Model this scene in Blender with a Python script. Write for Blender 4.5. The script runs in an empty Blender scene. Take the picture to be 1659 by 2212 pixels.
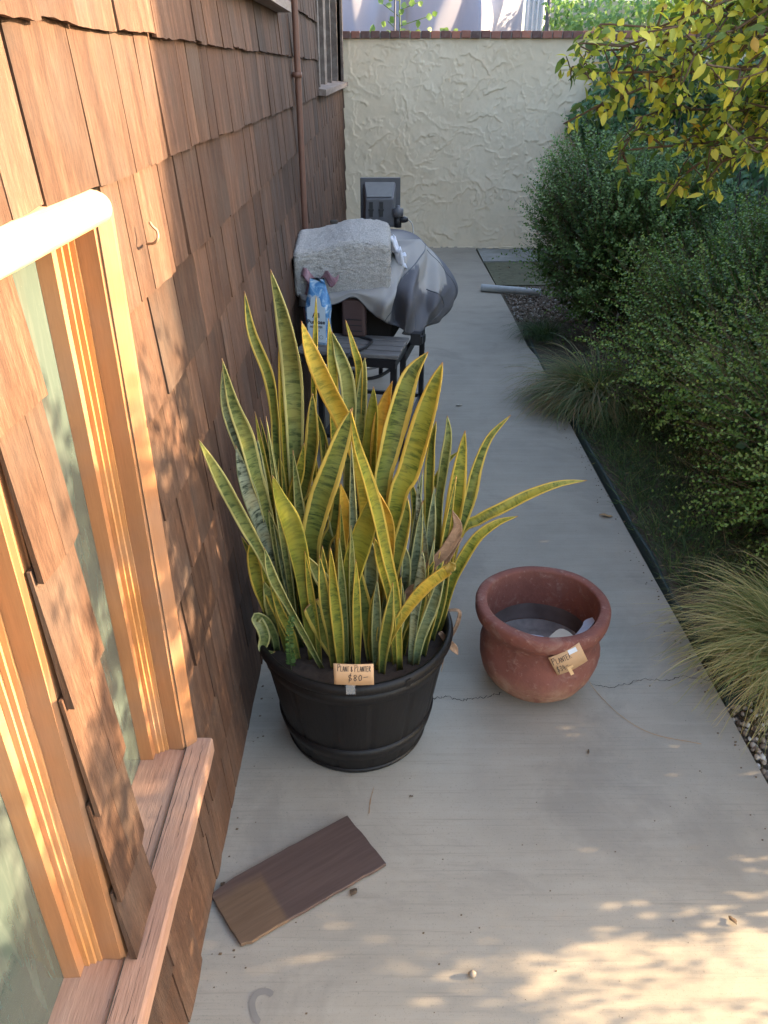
import bpy, math, random
import numpy as np
from mathutils import Vector, Matrix
PI = math.pi
sc = bpy.context.scene
# ------------------------------------------------------------------ camera
FPX, H, TH = 1700.0, 1.65, math.atan(956/1700.0)
cam = bpy.data.objects.new('camera', bpy.data.cameras.new('camera'))
sc.collection.objects.link(cam); sc.camera = cam
cam.location = (0, 0, H); cam.rotation_euler = (PI/2-TH, 0, 0)
cam.data.sensor_fit = 'VERTICAL'; cam.data.sensor_height = 36.0
cam.data.lens = 36.0*FPX/2212.0
cam.data.clip_start = 0.05; cam.data.clip_end = 500
# ------------------------------------------------------------------ light
SUN_AZ = math.radians(4)      # degrees ahead of +X (towards +Y)
SUN_EL = math.radians(18)
w = bpy.data.worlds.new('World'); sc.world = w; w.use_nodes = True
wn = w.node_tree
sky = wn.nodes.new('ShaderNodeTexSky'); sky.sky_type = 'NISHITA'; sky.sun_disc = False
sky.sun_elevation = SUN_EL; sky.sun_rotation = PI/2-SUN_AZ
sky.air_density = 1.0; sky.dust_density = 2.6; sky.ozone_density = 1.0
wn.links.new(sky.outputs[0], wn.nodes['Background'].inputs[0])
wn.nodes['Background'].inputs[1].default_value = 0.15
sl = bpy.data.lights.new('sun', 'SUN'); sun = bpy.data.objects.new('sun', sl)
sc.collection.objects.link(sun)
sl.energy = 4.1; sl.angle = math.radians(0.5); sl.color = (1.0, 0.74, 0.45)
sd = Vector((math.cos(SUN_EL)*math.cos(SUN_AZ), math.cos(SUN_EL)*math.sin(SUN_AZ), math.sin(SUN_EL)))
sun.rotation_euler = sd.to_track_quat('Z', 'Y').to_euler()
sun.location = sd*30
sc.view_settings.view_transform = 'Standard'; sc.view_settings.look = 'None'
sc.view_settings.gamma = 1.0; sc.view_settings.exposure = 2.8
# ------------------------------------------------------------------ survey helpers (photo point -> place)
CT, ST = math.cos(TH), math.sin(TH)
def ray(u, v):
    a, b = (u-829.5)/FPX, (1106-v)/FPX
    return (a, CT+b*ST, -ST+b*CT)
def gz(u, v, z=0.0):
    r = ray(u, v); k = (z-H)/r[2]; return Vector((r[0]*k, r[1]*k, z))
def gy(u, v, Y):
    r = ray(u, v); k = Y/r[1]; return Vector((r[0]*k, Y, H+r[2]*k))
def gx(u, v, X):
    r = ray(u, v); k = X/r[0]; return Vector((X, r[1]*k, H+r[2]*k))
# ------------------------------------------------------------------ object helpers
def tag(o, label=None, cat=None, group=None, kind=None):
    if label: o['label'] = label
    if cat: o['category'] = cat
    if group: o['group'] = group
    if kind: o['kind'] = kind
    return o
def empty(name, loc, label, cat, group=None):
    o = bpy.data.objects.new(name, None); sc.collection.objects.link(o)
    o.location = loc; o.empty_display_size = 0.1
    return tag(o, label, cat, group)
def mk(name, verts, faces, mat, parent=None, smooth=False, uv=None, col=None, origin=None):
    """verts in world space; origin moves the object's own origin."""
    V = np.array(verts, dtype=np.float32).reshape(-1, 3)
    base = Vector(origin) if origin is not None else (Vector(parent.location) if parent else Vector((0, 0, 0)))
    if parent is not None and parent.parent is not None: base = Vector(parent.parent.location)
    V = V - np.array(base, dtype=np.float32)
    me = bpy.data.meshes.new(name)
    if isinstance(faces, np.ndarray):
        n, k = faces.shape
        me.vertices.add(len(V)); me.vertices.foreach_set('co', V.ravel())
        me.loops.add(n*k); me.loops.foreach_set('vertex_index', faces.astype(np.int32).ravel())
        me.polygons.add(n); me.polygons.foreach_set('loop_start', np.arange(0, n*k, k, dtype=np.int32))
        me.polygons.foreach_set('loop_total', np.full(n, k, dtype=np.int32))
        me.update(calc_edges=True)
    else:
        me.from_pydata([tuple(map(float, p)) for p in V], [], [tuple(int(i) for i in f) for f in faces]); me.update()
    if smooth: me.polygons.foreach_set('use_smooth', [True]*len(me.polygons))
    if uv is not None:
        l = me.uv_layers.new(name='UVMap'); vi = np.empty(len(me.loops), dtype=np.int32)
        me.loops.foreach_get('vertex_index', vi)
        l.data.foreach_set('uv', np.array(uv, dtype=np.float32)[vi].ravel())
    if col is not None:
        ca = me.color_attributes.new('tint', 'FLOAT_COLOR', 'POINT')
        c = np.ones((len(V), 4), dtype=np.float32); cc = np.array(col, dtype=np.float32)
        if cc.ndim == 1: c[:, 0] = cc; c[:, 1] = cc; c[:, 2] = cc
        else: c[:, :cc.shape[1]] = cc
        ca.data.foreach_set('color', c.ravel())
    me.materials.append(mat)
    o = bpy.data.objects.new(name, me); sc.collection.objects.link(o)
    if parent is not None:
        o.parent = parent
        if parent.parent is not None: o.location = (0, 0, 0)
    elif origin is not None: o.location = base
    return o
class MB:
    def __init__(s): s.v = []; s.f = []; s.c = []
    def add(s, v, f, c=0.5):
        n = len(s.v); s.v += [tuple(p) for p in v]; s.f += [tuple(i+n for i in q) for q in f]; s.c += [c]*len(v); return s
    def box(s, x0, x1, y0, y1, z0, z1, c=0.5):
        return s.add([(x0,y0,z0),(x1,y0,z0),(x1,y1,z0),(x0,y1,z0),(x0,y0,z1),(x1,y0,z1),(x1,y1,z1),(x0,y1,z1)],
                     [(0,3,2,1),(4,5,6,7),(0,1,5,4),(1,2,6,5),(2,3,7,6),(3,0,4,7)], c)
    def obox(s, ce, ax, ay, az, c=0.5):          # oriented box: centre + three half vectors
        ce, ax, ay, az = map(Vector, (ce, ax, ay, az)); P = []
        for k in (-1, 1):
            for (i, j) in ((-1,-1),(1,-1),(1,1),(-1,1)): P.append(ce+ax*i+ay*j+az*k)
        return s.add(P, [(0,3,2,1),(4,5,6,7),(0,1,5,4),(1,2,6,5),(2,3,7,6),(3,0,4,7)], c)
    def bar(s, a, b, w, d, c=0.5):
        a, b = Vector(a), Vector(b); t = (b-a).normalized()
        r = t.cross(Vector((0,0,1))) if abs(t.z) < .95 else t.cross(Vector((0,1,0)))
        r.normalize(); u = r.cross(t)
        return s.obox((a+b)/2, r*w/2, u*d/2, (b-a)/2, c)
    def tube(s, pts, rad, n=8, c=0.5, cap=True):
        pts = [Vector(p) for p in pts]; m = len(pts)
        R = rad if isinstance(rad, (list, tuple)) else [rad]*m
        rings = []; up = None
        for i, p in enumerate(pts):
            t = (pts[min(i+1, m-1)]-pts[max(i-1, 0)]).normalized()
            if up is None:
                up = t.cross(Vector((0,0,1)))
                if up.length < .1: up = t.cross(Vector((1,0,0)))
            up = (up-t*up.dot(t)).normalized(); q = t.cross(up)
            rings += [p+(up*math.cos(2*PI*k/n)+q*math.sin(2*PI*k/n))*R[i] for k in range(n)]
        F = [(i*n+k, i*n+(k+1)%n, (i+1)*n+(k+1)%n, (i+1)*n+k) for i in range(m-1) for k in range(n)]
        if cap: F += [tuple(range(n-1, -1, -1)), tuple((m-1)*n+k for k in range(n))]
        return s.add(rings, F, c)
    def lathe(s, prof, cx, cy, n=48, c=0.5, fn=None, closed=False):
        P = []
        for (r, z) in prof:
            for k in range(n):
                a = 2*PI*k/n; rr = r*(fn(a, z) if fn else 1)
                P.append((cx+rr*math.cos(a), cy+rr*math.sin(a), z))
        m = len(prof)
        F = [(i*n+k, i*n+(k+1)%n, (i+1)*n+(k+1)%n, (i+1)*n+k) for i in range(m-1) for k in range(n)]
        if not closed: pass
        return s.add(P, F, c)
    def build(s, name, mat, parent=None, smooth=False, **k):
        return mk(name, s.v, s.f, mat, parent, smooth, col=s.c, **k)
def bevel(o, w=.003, n=2):
    m = o.modifiers.new('b', 'BEVEL'); m.width = w; m.segments = n; m.limit_method = 'ANGLE'; return o
def spline(P, n):
    P = [np.array(p, float) for p in P]; Q = [2*P[0]-P[1]]+P+[2*P[-1]-P[-2]]; out = []
    m = len(P)-1
    for j in range(n):
        t = j/(n-1)*m; i = min(int(t), m-1); t -= i
        a, b, c, d = Q[i], Q[i+1], Q[i+2], Q[i+3]
        out.append(.5*((2*b)+(-a+c)*t+(2*a-5*b+4*c-d)*t*t+(-a+3*b-3*c+d)*t**3))
    return out
# ------------------------------------------------------------------ material helpers
class NT:
    def __init__(s, name):
        s.m = bpy.data.materials.new(name); s.m.use_nodes = True; s.t = s.m.node_tree
        s.b = s.t.nodes['Principled BSDF']; s.out = s.t.nodes['Material Output']
    def n(s, ty, **k):
        nd = s.t.nodes.new(ty)
        for a, v in k.items():
            if a.startswith('i_'): nd.inputs[a[2:].replace('_', ' ')].default_value = v
            else: setattr(nd, a, v)
        return nd
    def l(s, a, b): s.t.links.new(a, b)
    def coord(s, kind='Object', scale=(1,1,1), rot=(0,0,0)):
        tc = s.n('ShaderNodeTexCoord'); mp = s.n('ShaderNodeMapping')
        mp.inputs['Scale'].default_value = scale; mp.inputs['Rotation'].default_value = rot
        s.l(tc.outputs[kind], mp.inputs[0]); return mp.outputs[0]
    def noise(s, vec, scale, detail=4, rough=.55, dist=0):
        n = s.n('ShaderNodeTexNoise'); n.inputs['Scale'].default_value = scale; n.inputs['Detail'].default_value = detail
        n.inputs['Roughness'].default_value = rough; n.inputs['Distortion'].default_value = dist
        if vec is not None: s.l(vec, n.inputs['Vector'])
        return n.outputs['Fac']
    def ramp(s, fac, stops):
        r = s.n('ShaderNodeValToRGB'); e = r.color_ramp.elements
        while len(e) < len(stops): e.new(.5)
        for q, (p, c) in zip(e, stops):
            q.position = p; q.color = (c, c, c, 1) if not hasattr(c, '__len__') else (*c, 1)
        s.l(fac, r.inputs[0]); return r.outputs[0]
    def mix(s, fac, a, b, mode='MIX'):
        m = s.n('ShaderNodeMix', data_type='RGBA', blend_type=mode)
        for sock, v in ((0, fac), (6, a), (7, b)):
            if hasattr(v, 'is_output') or isinstance(v, bpy.types.NodeSocket): s.l(v, m.inputs[sock])
            elif sock == 0: m.inputs[0].default_value = v
            else: m.inputs[sock].default_value = (*v, 1)
        return m.outputs[2]
    def attr(s, name='tint'):
        a = s.n('ShaderNodeAttribute', attribute_name=name); return a
    def bump(s, h, strength=.5, dist=.01, nrm=None):
        b = s.n('ShaderNodeBump'); b.inputs['Strength'].default_value = strength; b.inputs['Distance'].default_value = dist
        s.l(h, b.inputs['Height'])
        if nrm is not None: s.l(nrm, b.inputs['Normal'])
        return b.outputs[0]
    def fin(s, col=None, rough=.7, nrm=None, spec=None, trans=None, tcol=None, metal=None):
        if col is not None:
            if isinstance(col, bpy.types.NodeSocket): s.l(col, s.b.inputs['Base Color'])
            else: s.b.inputs['Base Color'].default_value = (*col, 1)
        if isinstance(rough, bpy.types.NodeSocket): s.l(rough, s.b.inputs['Roughness'])
        else: s.b.inputs['Roughness'].default_value = rough
        if nrm is not None: s.l(nrm, s.b.inputs['Normal'])
        if spec is not None: s.b.inputs['Specular IOR Level'].default_value = spec
        if metal is not None: s.b.inputs['Metallic'].default_value = metal
        if trans:
            tr = s.n('ShaderNodeBsdfTranslucent'); mx = s.n('ShaderNodeMixShader'); mx.inputs[0].default_value = trans
            c = tcol if tcol is not None else col
            if isinstance(c, bpy.types.NodeSocket): s.l(c, tr.inputs[0])
            else: tr.inputs[0].default_value = (*c, 1)
            if nrm is not None: s.l(nrm, tr.inputs['Normal'])
            s.l(s.b.outputs[0], mx.inputs[1]); s.l(tr.outputs[0], mx.inputs[2]); s.l(mx.outputs[0], s.out.inputs[0])
        return s.m
M = {}
def simple(key, col, rough=.6, spec=None, nscale=30, namt=.12, bs=0.0, metal=None):
    t = NT(key); v = t.coord(); n = t.noise(v, nscale, 5)
    c = t.mix(n, tuple(x*(1-namt*1.6) for x in col), tuple(min(1, x*(1+namt*1.6)) for x in col))
    nr = t.bump(n, bs, .004) if bs else None
    M[key] = t.fin(c, rough, nr, spec, metal=metal); return M[key]
def wood(key, c1, c2, c3, axis='z', rough=.75, scale=1.0, bump=.35, spec=.25, fine=.35):
    t = NT(key); sc3 = {'z': (9, 9, .55), 'y': (9, .55, 9), 'x': (.55, 9, 9)}[axis]
    at = t.attr(); tc = t.n('ShaderNodeTexCoord'); ad = t.n('ShaderNodeVectorMath', operation='MULTIPLY_ADD')
    t.l(at.outputs['Color'], ad.inputs[0]); ad.inputs[1].default_value = (7.3, 3.1, 5.7); t.l(tc.outputs['Object'], ad.inputs[2])
    mp = t.n('ShaderNodeMapping'); mp.inputs['Scale'].default_value = tuple(x*scale for x in sc3); t.l(ad.outputs[0], mp.inputs[0])
    f1 = t.noise(mp.outputs[0], 2.2, 6, .6, .3); f2 = t.noise(mp.outputs[0], 26, 3, .7)
    big = t.noise(ad.outputs[0], 5, 3)
    c = t.ramp(f1, [(.3, c1), (.52, c2), (.72, c3)])
    c = t.mix(t.ramp(f2, [(.38, .0), (.62, fine)]), c, tuple(x*.5 for x in c1))
    v = t.ramp(at.outputs['Fac'], [(0, .55), (1, 1.35)])
    c = t.mix(1.0, c, v, 'MULTIPLY')
    c = t.mix(t.ramp(big, [(.45, 0), (.75, .4)]), c, tuple(sum(c2)/3*x for x in (1.05, .95, .85)))
    h = t.mix(.5, f1, f2)
    M[key] = t.fin(c, rough, t.bump(h, bump, .004), spec); return M[key]
# ------------------------------------------------------------------ materials
wood('shingle', (.066,.033,.020), (.115,.060,.037), (.180,.104,.066), bump=.9, fine=.6, scale=1.9)
wood('trim', (.30,.135,.058), (.34,.155,.066), (.39,.185,.082), scale=1.6, fine=.15, bump=.15, rough=.55, spec=.4)
wood('bead', (.48,.23,.08), (.50,.24,.085), (.54,.27,.10), scale=1.2, rough=.5, spec=.4)
wood('head', (.66,.42,.22), (.70,.46,.26), (.74,.50,.30), axis='y', fine=.1, rough=.45, spec=.5)
wood('sill', (.34,.19,.13), (.39,.23,.16), (.44,.275,.20), axis='y', scale=1.3, rough=.7, bump=.6)
wood('oldtrim', (.16,.12,.10), (.24,.19,.16), (.33,.28,.25), axis='y')
wood('shake', (.085,.048,.032), (.125,.075,.048), (.17,.11,.07), axis='x', bump=.6)
wood('slat', (.13,.12,.115), (.19,.18,.17), (.25,.235,.22), axis='x')
simple('felt', (.02,.015,.012), .95)
simple('brown_paint', (.17,.085,.06), .5)
simple('dark_metal', (.022,.022,.025), .4, metal=.4)
simple('soil', (.045,.032,.024), .95, nscale=60, namt=.4, bs=.8)
simple('tape', (.75,.78,.85), .25)
simple('ink', (.02,.02,.025), .6)
simple('hose', (.03,.03,.033), .5)
simple('grey_plastic', (.10,.10,.11), .55)
simple('grey_top', (.17,.17,.165), .6)
simple('brown_plastic', (.085,.05,.045), .45)
simple('rubber', (.02,.02,.022), .5)
simple('green_edging', (.022,.036,.030), .6, nscale=14, namt=.3)
simple('pipe_grey', (.42,.43,.42), .5, nscale=20, namt=.25)
simple('curtain', (.30,.33,.30), .8)
simple('dry_leaf', (.42,.24,.10), .7)
simple('pebble', (.28,.23,.18), .8)
simple('pole', (.06,.06,.07), .5)
simple('bark', (.10,.075,.055), .9, nscale=40, namt=.4, bs=.8)
simple('twig', (.13,.085,.05), .85)
simple('roof', (.08,.07,.065), .9)
simple('house_paint', (.42,.40,.36), .8)
simple('towel', (.70,.72,.80), .9, nscale=200, namt=.1, bs=.6)
simple('shard_a', (.42,.44,.50), .5); simple('shard_b', (.52,.46,.36), .8)
# window glass: reflective pane with dust over a pale blind
t = NT('glass'); v = t.coord('Object', (1,1,1)); vs = t.coord('Object', (1, 6, .8))
d1 = t.noise(v, 90, 4, .7); d2 = t.noise(vs, 6, 5, .6, .5); d3 = t.noise(v, 2.5, 3)
dust = t.mix(.5, t.ramp(d1, [(.66, 0), (.76, .3)]), t.ramp(d2, [(.5, 0), (.85, .25)]))
c = t.mix(t.ramp(d3, [(.3, 0), (.7, 1)]), (.055,.078,.070), (.075,.105,.093))
c = t.mix(dust, c, (.55,.58,.50))
M['glass'] = t.fin(c, t.ramp(d1, [(.4, .05), (.8, .3)]), None, .9)
simple('dark_glass', (.02,.025,.03), .08)
# concrete
t = NT('concrete'); v = t.coord(); vb = t.coord('Object', (2.2, 95, 1)); vb2 = t.coord('Object', (.9, 14, 1))
n1 = t.noise(v, .9, 6, .62, .4); n2 = t.noise(v, 5.5, 6, .6); n3 = t.noise(v, 160, 3, .7); br = t.noise(vb, 1.6, 5, .7); br2 = t.noise(vb2, 2, 5, .65)
c = t.ramp(n1, [(.25, (.235,.208,.165)), (.5, (.315,.278,.222)), (.70, (.39,.345,.275))])
c = t.mix(t.ramp(n2, [(.35, .0), (.62, .35)]), c, (.41,.36,.285))
c = t.mix(t.ramp(t.noise(v, 2.3, 5, .7, .8), [(.52, 0), (.64, .5)]), c, (.23,.205,.17))
c = t.mix(t.ramp(br, [(.54, 0), (.70, .42)]), c, (.18,.158,.128))
c = t.mix(t.ramp(br2, [(.5, 0), (.75, .25)]), c, (.44,.40,.33)); c = t.mix(t.ramp(t.noise(v, 420, 2, .6), [(.64, 0), (.70, .6)]), c, (.13,.11,.09))
c = t.mix(t.ramp(n3, [(.60, 0), (.72, .7)]), c, (.17,.15,.12))
rf = t.ramp(n1, [(.3, .62), (.7, .85)])
M['concrete'] = t.fin(c, rf, t.bump(t.mix(.5, br, n3), .25, .002), .35)
t = NT('pad'); v = t.coord(); n1 = t.noise(v, 3, 6, .65, .5)
c = t.ramp(n1, [(.3, (.17,.17,.13)), (.55, (.30,.29,.26)), (.7, (.38,.37,.34))])
M['pad'] = t.fin(c, .9, t.bump(t.noise(v, 80), .4, .004))
t = NT('earth'); v = t.coord(); n1 = t.noise(v, 2, 6, .65, .5); n2 = t.noise(v, 70, 4, .7)
c = t.ramp(n1, [(.3, (.055,.042,.028)), (.6, (.10,.078,.05)), (.75, (.075,.085,.035))])
c = t.mix(t.ramp(n2, [(.45, 0), (.65, .8)]), c, (.16,.13,.095))
M['earth'] = t.fin(c, .95, t.bump(n2, .9, .01))
# stucco
t = NT('stucco'); v = t.coord(); n1 = t.noise(v, .8, 4, .6); n2 = t.noise(v, 120, 4, .6); n3 = t.noise(v, 10, 5, .6)
c = t.ramp(n1, [(.3, (.84,.66,.45)), (.7, (.91,.77,.57))])
c = t.mix(t.ramp(n3, [(.45, 0), (.8, .25)]), c, (.55,.47,.33))
M['stucco'] = t.fin(c, .9, t.bump(n2, .3, .003), .2)
t = NT('brick'); v = t.coord(); at = t.attr(); n1 = t.noise(v, 30, 5)
c = t.ramp(at.outputs['Fac'], [(0, (.13,.08,.07)), (.5, (.27,.12,.09)), (1, (.50,.20,.13))])
c = t.mix(t.ramp(n1, [(.5, 0), (.75, .5)]), c, (.30,.25,.21)); M['brick'] = t.fin(c, .9, t.bump(n1, .5, .005))
# terracotta
t = NT('terracotta'); v = t.coord(); n1 = t.noise(v, 6, 6, .6, .4); n2 = t.noise(v, 60, 5, .6); n3 = t.noise(v, 14, 5, .65, 1)
c = t.ramp(n1, [(.3, (.16,.058,.042)), (.55, (.22,.080,.058)), (.75, (.20,.085,.068))])
sp = t.n('ShaderNodeSeparateXYZ'); t.l(v, sp.inputs[0])
lowm = t.n('ShaderNodeMapRange'); lowm.inputs['From Min'].default_value = .13; lowm.inputs['From Max'].default_value = .0; t.l(sp.outputs['Z'], lowm.inputs['Value'])
mm = t.n('ShaderNodeMath', operation='MULTIPLY'); t.l(lowm.outputs[0], mm.inputs[0]); t.l(t.ramp(n3, [(.38, .15), (.62, 1)]), mm.inputs[1])
c = t.mix(mm.outputs[0], c, (.46,.29,.17))
c = t.mix(t.ramp(n3, [(.55, 0), (.75, .6)]), c, (.34,.21,.16)); c = t.mix(t.ramp(t.noise(v, 3.3, 6, .7, .6), [(.5, 0), (.68, .55)]), c, (.16,.07,.06)); c = t.mix(t.ramp(n2, [(.6, 0), (.75, .45)]), c, (.45,.30,.24))
M['terracotta'] = t.fin(c, .75, t.bump(t.mix(.5, n2, n3), .7, .008), .25)
t = NT('pot_inside'); v = t.coord(); n1 = t.noise(v, 9, 5); c = t.ramp(n1, [(.3, (.07,.05,.045)), (.7, (.15,.115,.105))]); M['pot_inside'] = t.fin(c, .85, t.bump(n1, .3, .005))
# barrel planter plastic: faint moulded wood grain
t = NT('barrel'); v = t.coord('Object', (60, 60, 2)); n1 = t.noise(v, 2, 4, .6); n2 = t.noise(t.coord(), 5, 4)
c = t.mix(n2, (.004,.0036,.0038), (.009,.008,.008)); c = t.mix(t.ramp(n1, [(.4, 0), (.7, .3)]), c, (.014,.012,.012))
M['barrel'] = t.fin(c, .5, t.bump(n1, .5, .002), .3)
# paper tag
t = NT('card'); v = t.coord(); n1 = t.noise(v, 40, 4); M['card'] = t.fin(t.mix(n1, (.55,.33,.17), (.62,.39,.22)), .7)
simple('tag_tape', (.78,.50,.25), .4)
# carpet
t = NT('carpet'); v = t.coord(); n1 = t.noise(v, 240, 3, .75); n2 = t.noise(v, 9, 3)
c = t.ramp(n1, [(.3, (.26,.25,.24)), (.5, (.58,.56,.53)), (.7, (.75,.72,.68))]); c = t.mix(t.ramp(n2, [(.4, 0), (.8, .25)]), c, (.36,.33,.30))
M['carpet'] = t.fin(c, .95, t.bump(n1, 1.0, .008), .1)
t = NT('cover'); v = t.coord(); n1 = t.noise(v, 300, 2); n2 = t.noise(v, 5, 4); at = t.attr()
c = t.mix(at.outputs['Fac'], (.125,.125,.14), (.34,.325,.305)); c = t.mix(t.ramp(n2, [(.4, 0), (.8, .3)]), c, (.25,.24,.24))
M['cover'] = t.fin(c, .85, t.bump(n1, .2, .001), .2)
simple('piping', (.07,.075,.09), .5)
# bag
t = NT('bag'); v = t.coord(); n1 = t.noise(v, 22, 4, .6, 1.2)
c = t.ramp(n1, [(.35, (.05,.16,.38)), (.5, (.10,.28,.52)), (.62, (.50,.62,.72)), (.7, (.62,.42,.45))]); M['bag'] = t.fin(c, .35, t.bump(t.noise(v, 30), .4, .006), .5)
simple('bag_panel', (.55,.64,.70), .35, nscale=25)
t = NT('mauve_bag'); v = t.coord(); n1 = t.noise(v, 18, 4, .6, 1.5); M['mauve_bag'] = t.fin(t.mix(n1, (.17,.07,.08), (.36,.22,.25)), .3, t.bump(n1, .8, .01), .5)
# tarp
t = NT('tarp'); v = t.coord(); n1 = t.noise(v, 1.4, 3); M['tarp'] = t.fin(t.mix(n1, (.30,.31,.38), (.37,.38,.46)), .7, None, .2, trans=.25)
simple('white_sheet', (.50,.56,.62), .7)
# foliage
def foliage(key, ramp, trans=.3, rough=.5, spec=.4, tmul=(1.2,1.25,.6)):
    t = NT(key); at = t.attr(); c = t.ramp(at.outputs['Fac'], ramp)
    n = t.noise(t.coord(), 3.5, 3); c = t.mix(t.ramp(n, [(.35, 0), (.75, .3)]), c, tuple(x*1.6 for x in ramp[0][1]))
    tc = t.mix(1.0, c, tmul, 'MULTIPLY'); M[key] = t.fin(c, rough, None, spec, trans=trans, tcol=tc); return M[key]
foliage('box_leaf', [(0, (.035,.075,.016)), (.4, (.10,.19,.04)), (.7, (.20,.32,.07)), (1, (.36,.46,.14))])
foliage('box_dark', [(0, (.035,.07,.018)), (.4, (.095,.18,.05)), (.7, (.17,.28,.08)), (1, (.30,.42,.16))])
foliage('tree_leaf', [(0, (.07,.12,.03)), (.32, (.19,.27,.06)), (.5, (.48,.52,.09)), (.72, (.84,.76,.13)), (.99, (.88,.78,.15)), (1, (.7,.42,.08))], trans=.45)
foliage('ivy_leaf', [(0, (.04,.09,.04)), (.5, (.12,.22,.095)), (1, (.27,.40,.18))])
foliage('ivy_bright', [(0, (.06,.13,.04)), (.5, (.15,.27,.09)), (1, (.36,.48,.18))])
foliage('grass_leaf', [(0, (.08,.13,.04)), (.4, (.22,.26,.08)), (.7, (.46,.40,.16)), (1, (.66,.48,.24))], trans=.3)
foliage('grass_dark', [(0, (.04,.075,.03)), (.5, (.10,.16,.06)), (.85, (.20,.25,.10)), (1, (.34,.25,.13))], trans=.3)
foliage('weed_leaf', [(0, (.05,.10,.03)), (1, (.12,.2,.05))])
# snake plant: u across the blade, v along it in decimetres
def snake(key, ga, gb, edge, ew=.17, band=1.0, rough=.38):
    t = NT(key); tc = t.n('ShaderNodeTexCoord'); sp = t.n('ShaderNodeSeparateXYZ'); t.l(tc.outputs['UV'], sp.inputs[0])
    oi = t.n('ShaderNodeObjectInfo')
    d = t.n('ShaderNodeMath', operation='SUBTRACT'); d.inputs[1].default_value = .5; t.l(sp.outputs['X'], d.inputs[0])
    ab = t.n('ShaderNodeMath', operation='ABSOLUTE'); t.l(d.outputs[0], ab.inputs[0])
    cb = t.n('ShaderNodeCombineXYZ'); t.l(sp.outputs['X'], cb.inputs['X']); t.l(sp.outputs['Y'], cb.inputs['Y']); t.l(oi.outputs['Random'], cb.inputs['Z'])
    m2 = t.n('ShaderNodeVectorMath', operation='MULTIPLY'); m2.inputs[1].default_value = (.75, 7.0, 37); t.l(cb.outputs[0], m2.inputs[0])
    bn = t.noise(m2.outputs[0], 1.5, 4, .62, .45)
    m3 = t.n('ShaderNodeVectorMath', operation='MULTIPLY'); m3.inputs[1].default_value = (16, 1.2, 11); t.l(cb.outputs[0], m3.inputs[0])
    st = t.noise(m3.outputs[0], 2, 4, .6)
    m4 = t.n('ShaderNodeVectorMath', operation='MULTIPLY'); m4.inputs[1].default_value = (1, 1.6, 5); t.l(cb.outputs[0], m4.inputs[0])
    en = t.noise(m4.outputs[0], 2, 3)
    c = t.ramp(bn, [(.40, ga), (.47, tuple((a+b)/2 for a, b in zip(ga, gb))), (.56, gb)])
    c = t.mix(t.ramp(st, [(.4, 0), (.7, .35)]), c, tuple(x*.8 for x in gb))
    big = t.noise(m4.outputs[0], .9, 2)
    c = t.mix(t.ramp(big, [(.45, 0), (.68, .55)]), c, (gb[0]*1.5, gb[1]*1.15, gb[2]*.8))
    th = t.n('ShaderNodeMath', operation='MULTIPLY_ADD'); th.inputs[1].default_value = .10; th.inputs[2].default_value = .5-ew-.05; t.l(en, th.inputs[0])
    gt = t.n('ShaderNodeMath', operation='SUBTRACT'); t.l(ab.outputs[0], gt.inputs[0]); t.l(th.outputs[0], gt.inputs[1])
    mr = t.n('ShaderNodeMapRange'); mr.inputs['From Min'].default_value = -.006; mr.inputs['From Max'].default_value = .012; t.l(gt.outputs[0], mr.inputs['Value'])
    c = t.mix(mr.outputs[0], c, t.mix(st, edge, tuple(x*.85 for x in edge)))
    # dry rust-brown tips
    tip = t.attr('tint'); c = t.mix(t.ramp(tip.outputs['Fac'], [(.972, 0), (.992, .85)]), c, (.30,.12,.04))
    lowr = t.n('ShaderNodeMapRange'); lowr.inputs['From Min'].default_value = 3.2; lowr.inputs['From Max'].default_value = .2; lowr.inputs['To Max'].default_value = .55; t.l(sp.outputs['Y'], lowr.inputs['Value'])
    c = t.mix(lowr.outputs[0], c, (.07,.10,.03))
    tcc = t.mix(1.0, c, (1.15,1.1,.5), 'MULTIPLY')
    M[key] = t.fin(c, rough, t.bump(st, .15, .002), .45, trans=.16, tcol=tcc); return M[key]
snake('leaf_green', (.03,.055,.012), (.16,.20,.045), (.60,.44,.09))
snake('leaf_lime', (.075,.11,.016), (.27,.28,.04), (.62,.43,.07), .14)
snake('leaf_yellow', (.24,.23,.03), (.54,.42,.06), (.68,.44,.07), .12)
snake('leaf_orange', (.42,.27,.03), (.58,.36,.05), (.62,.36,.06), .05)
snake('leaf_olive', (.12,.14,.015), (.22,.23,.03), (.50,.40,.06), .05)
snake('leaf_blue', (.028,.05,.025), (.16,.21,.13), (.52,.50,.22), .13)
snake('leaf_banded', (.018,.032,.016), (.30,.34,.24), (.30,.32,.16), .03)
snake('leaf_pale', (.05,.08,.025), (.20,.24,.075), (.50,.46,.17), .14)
t = NT('leaf_dead'); v = t.coord('Object', (30, 30, 30)); n1 = t.noise(v, 1.2, 5, .6, 1); M['leaf_dead'] = t.fin(t.ramp(n1, [(.3, (.14,.085,.05)), (.6, (.33,.20,.12)), (.8, (.45,.33,.24))]), .7, t.bump(n1, .6, .004))
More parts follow.
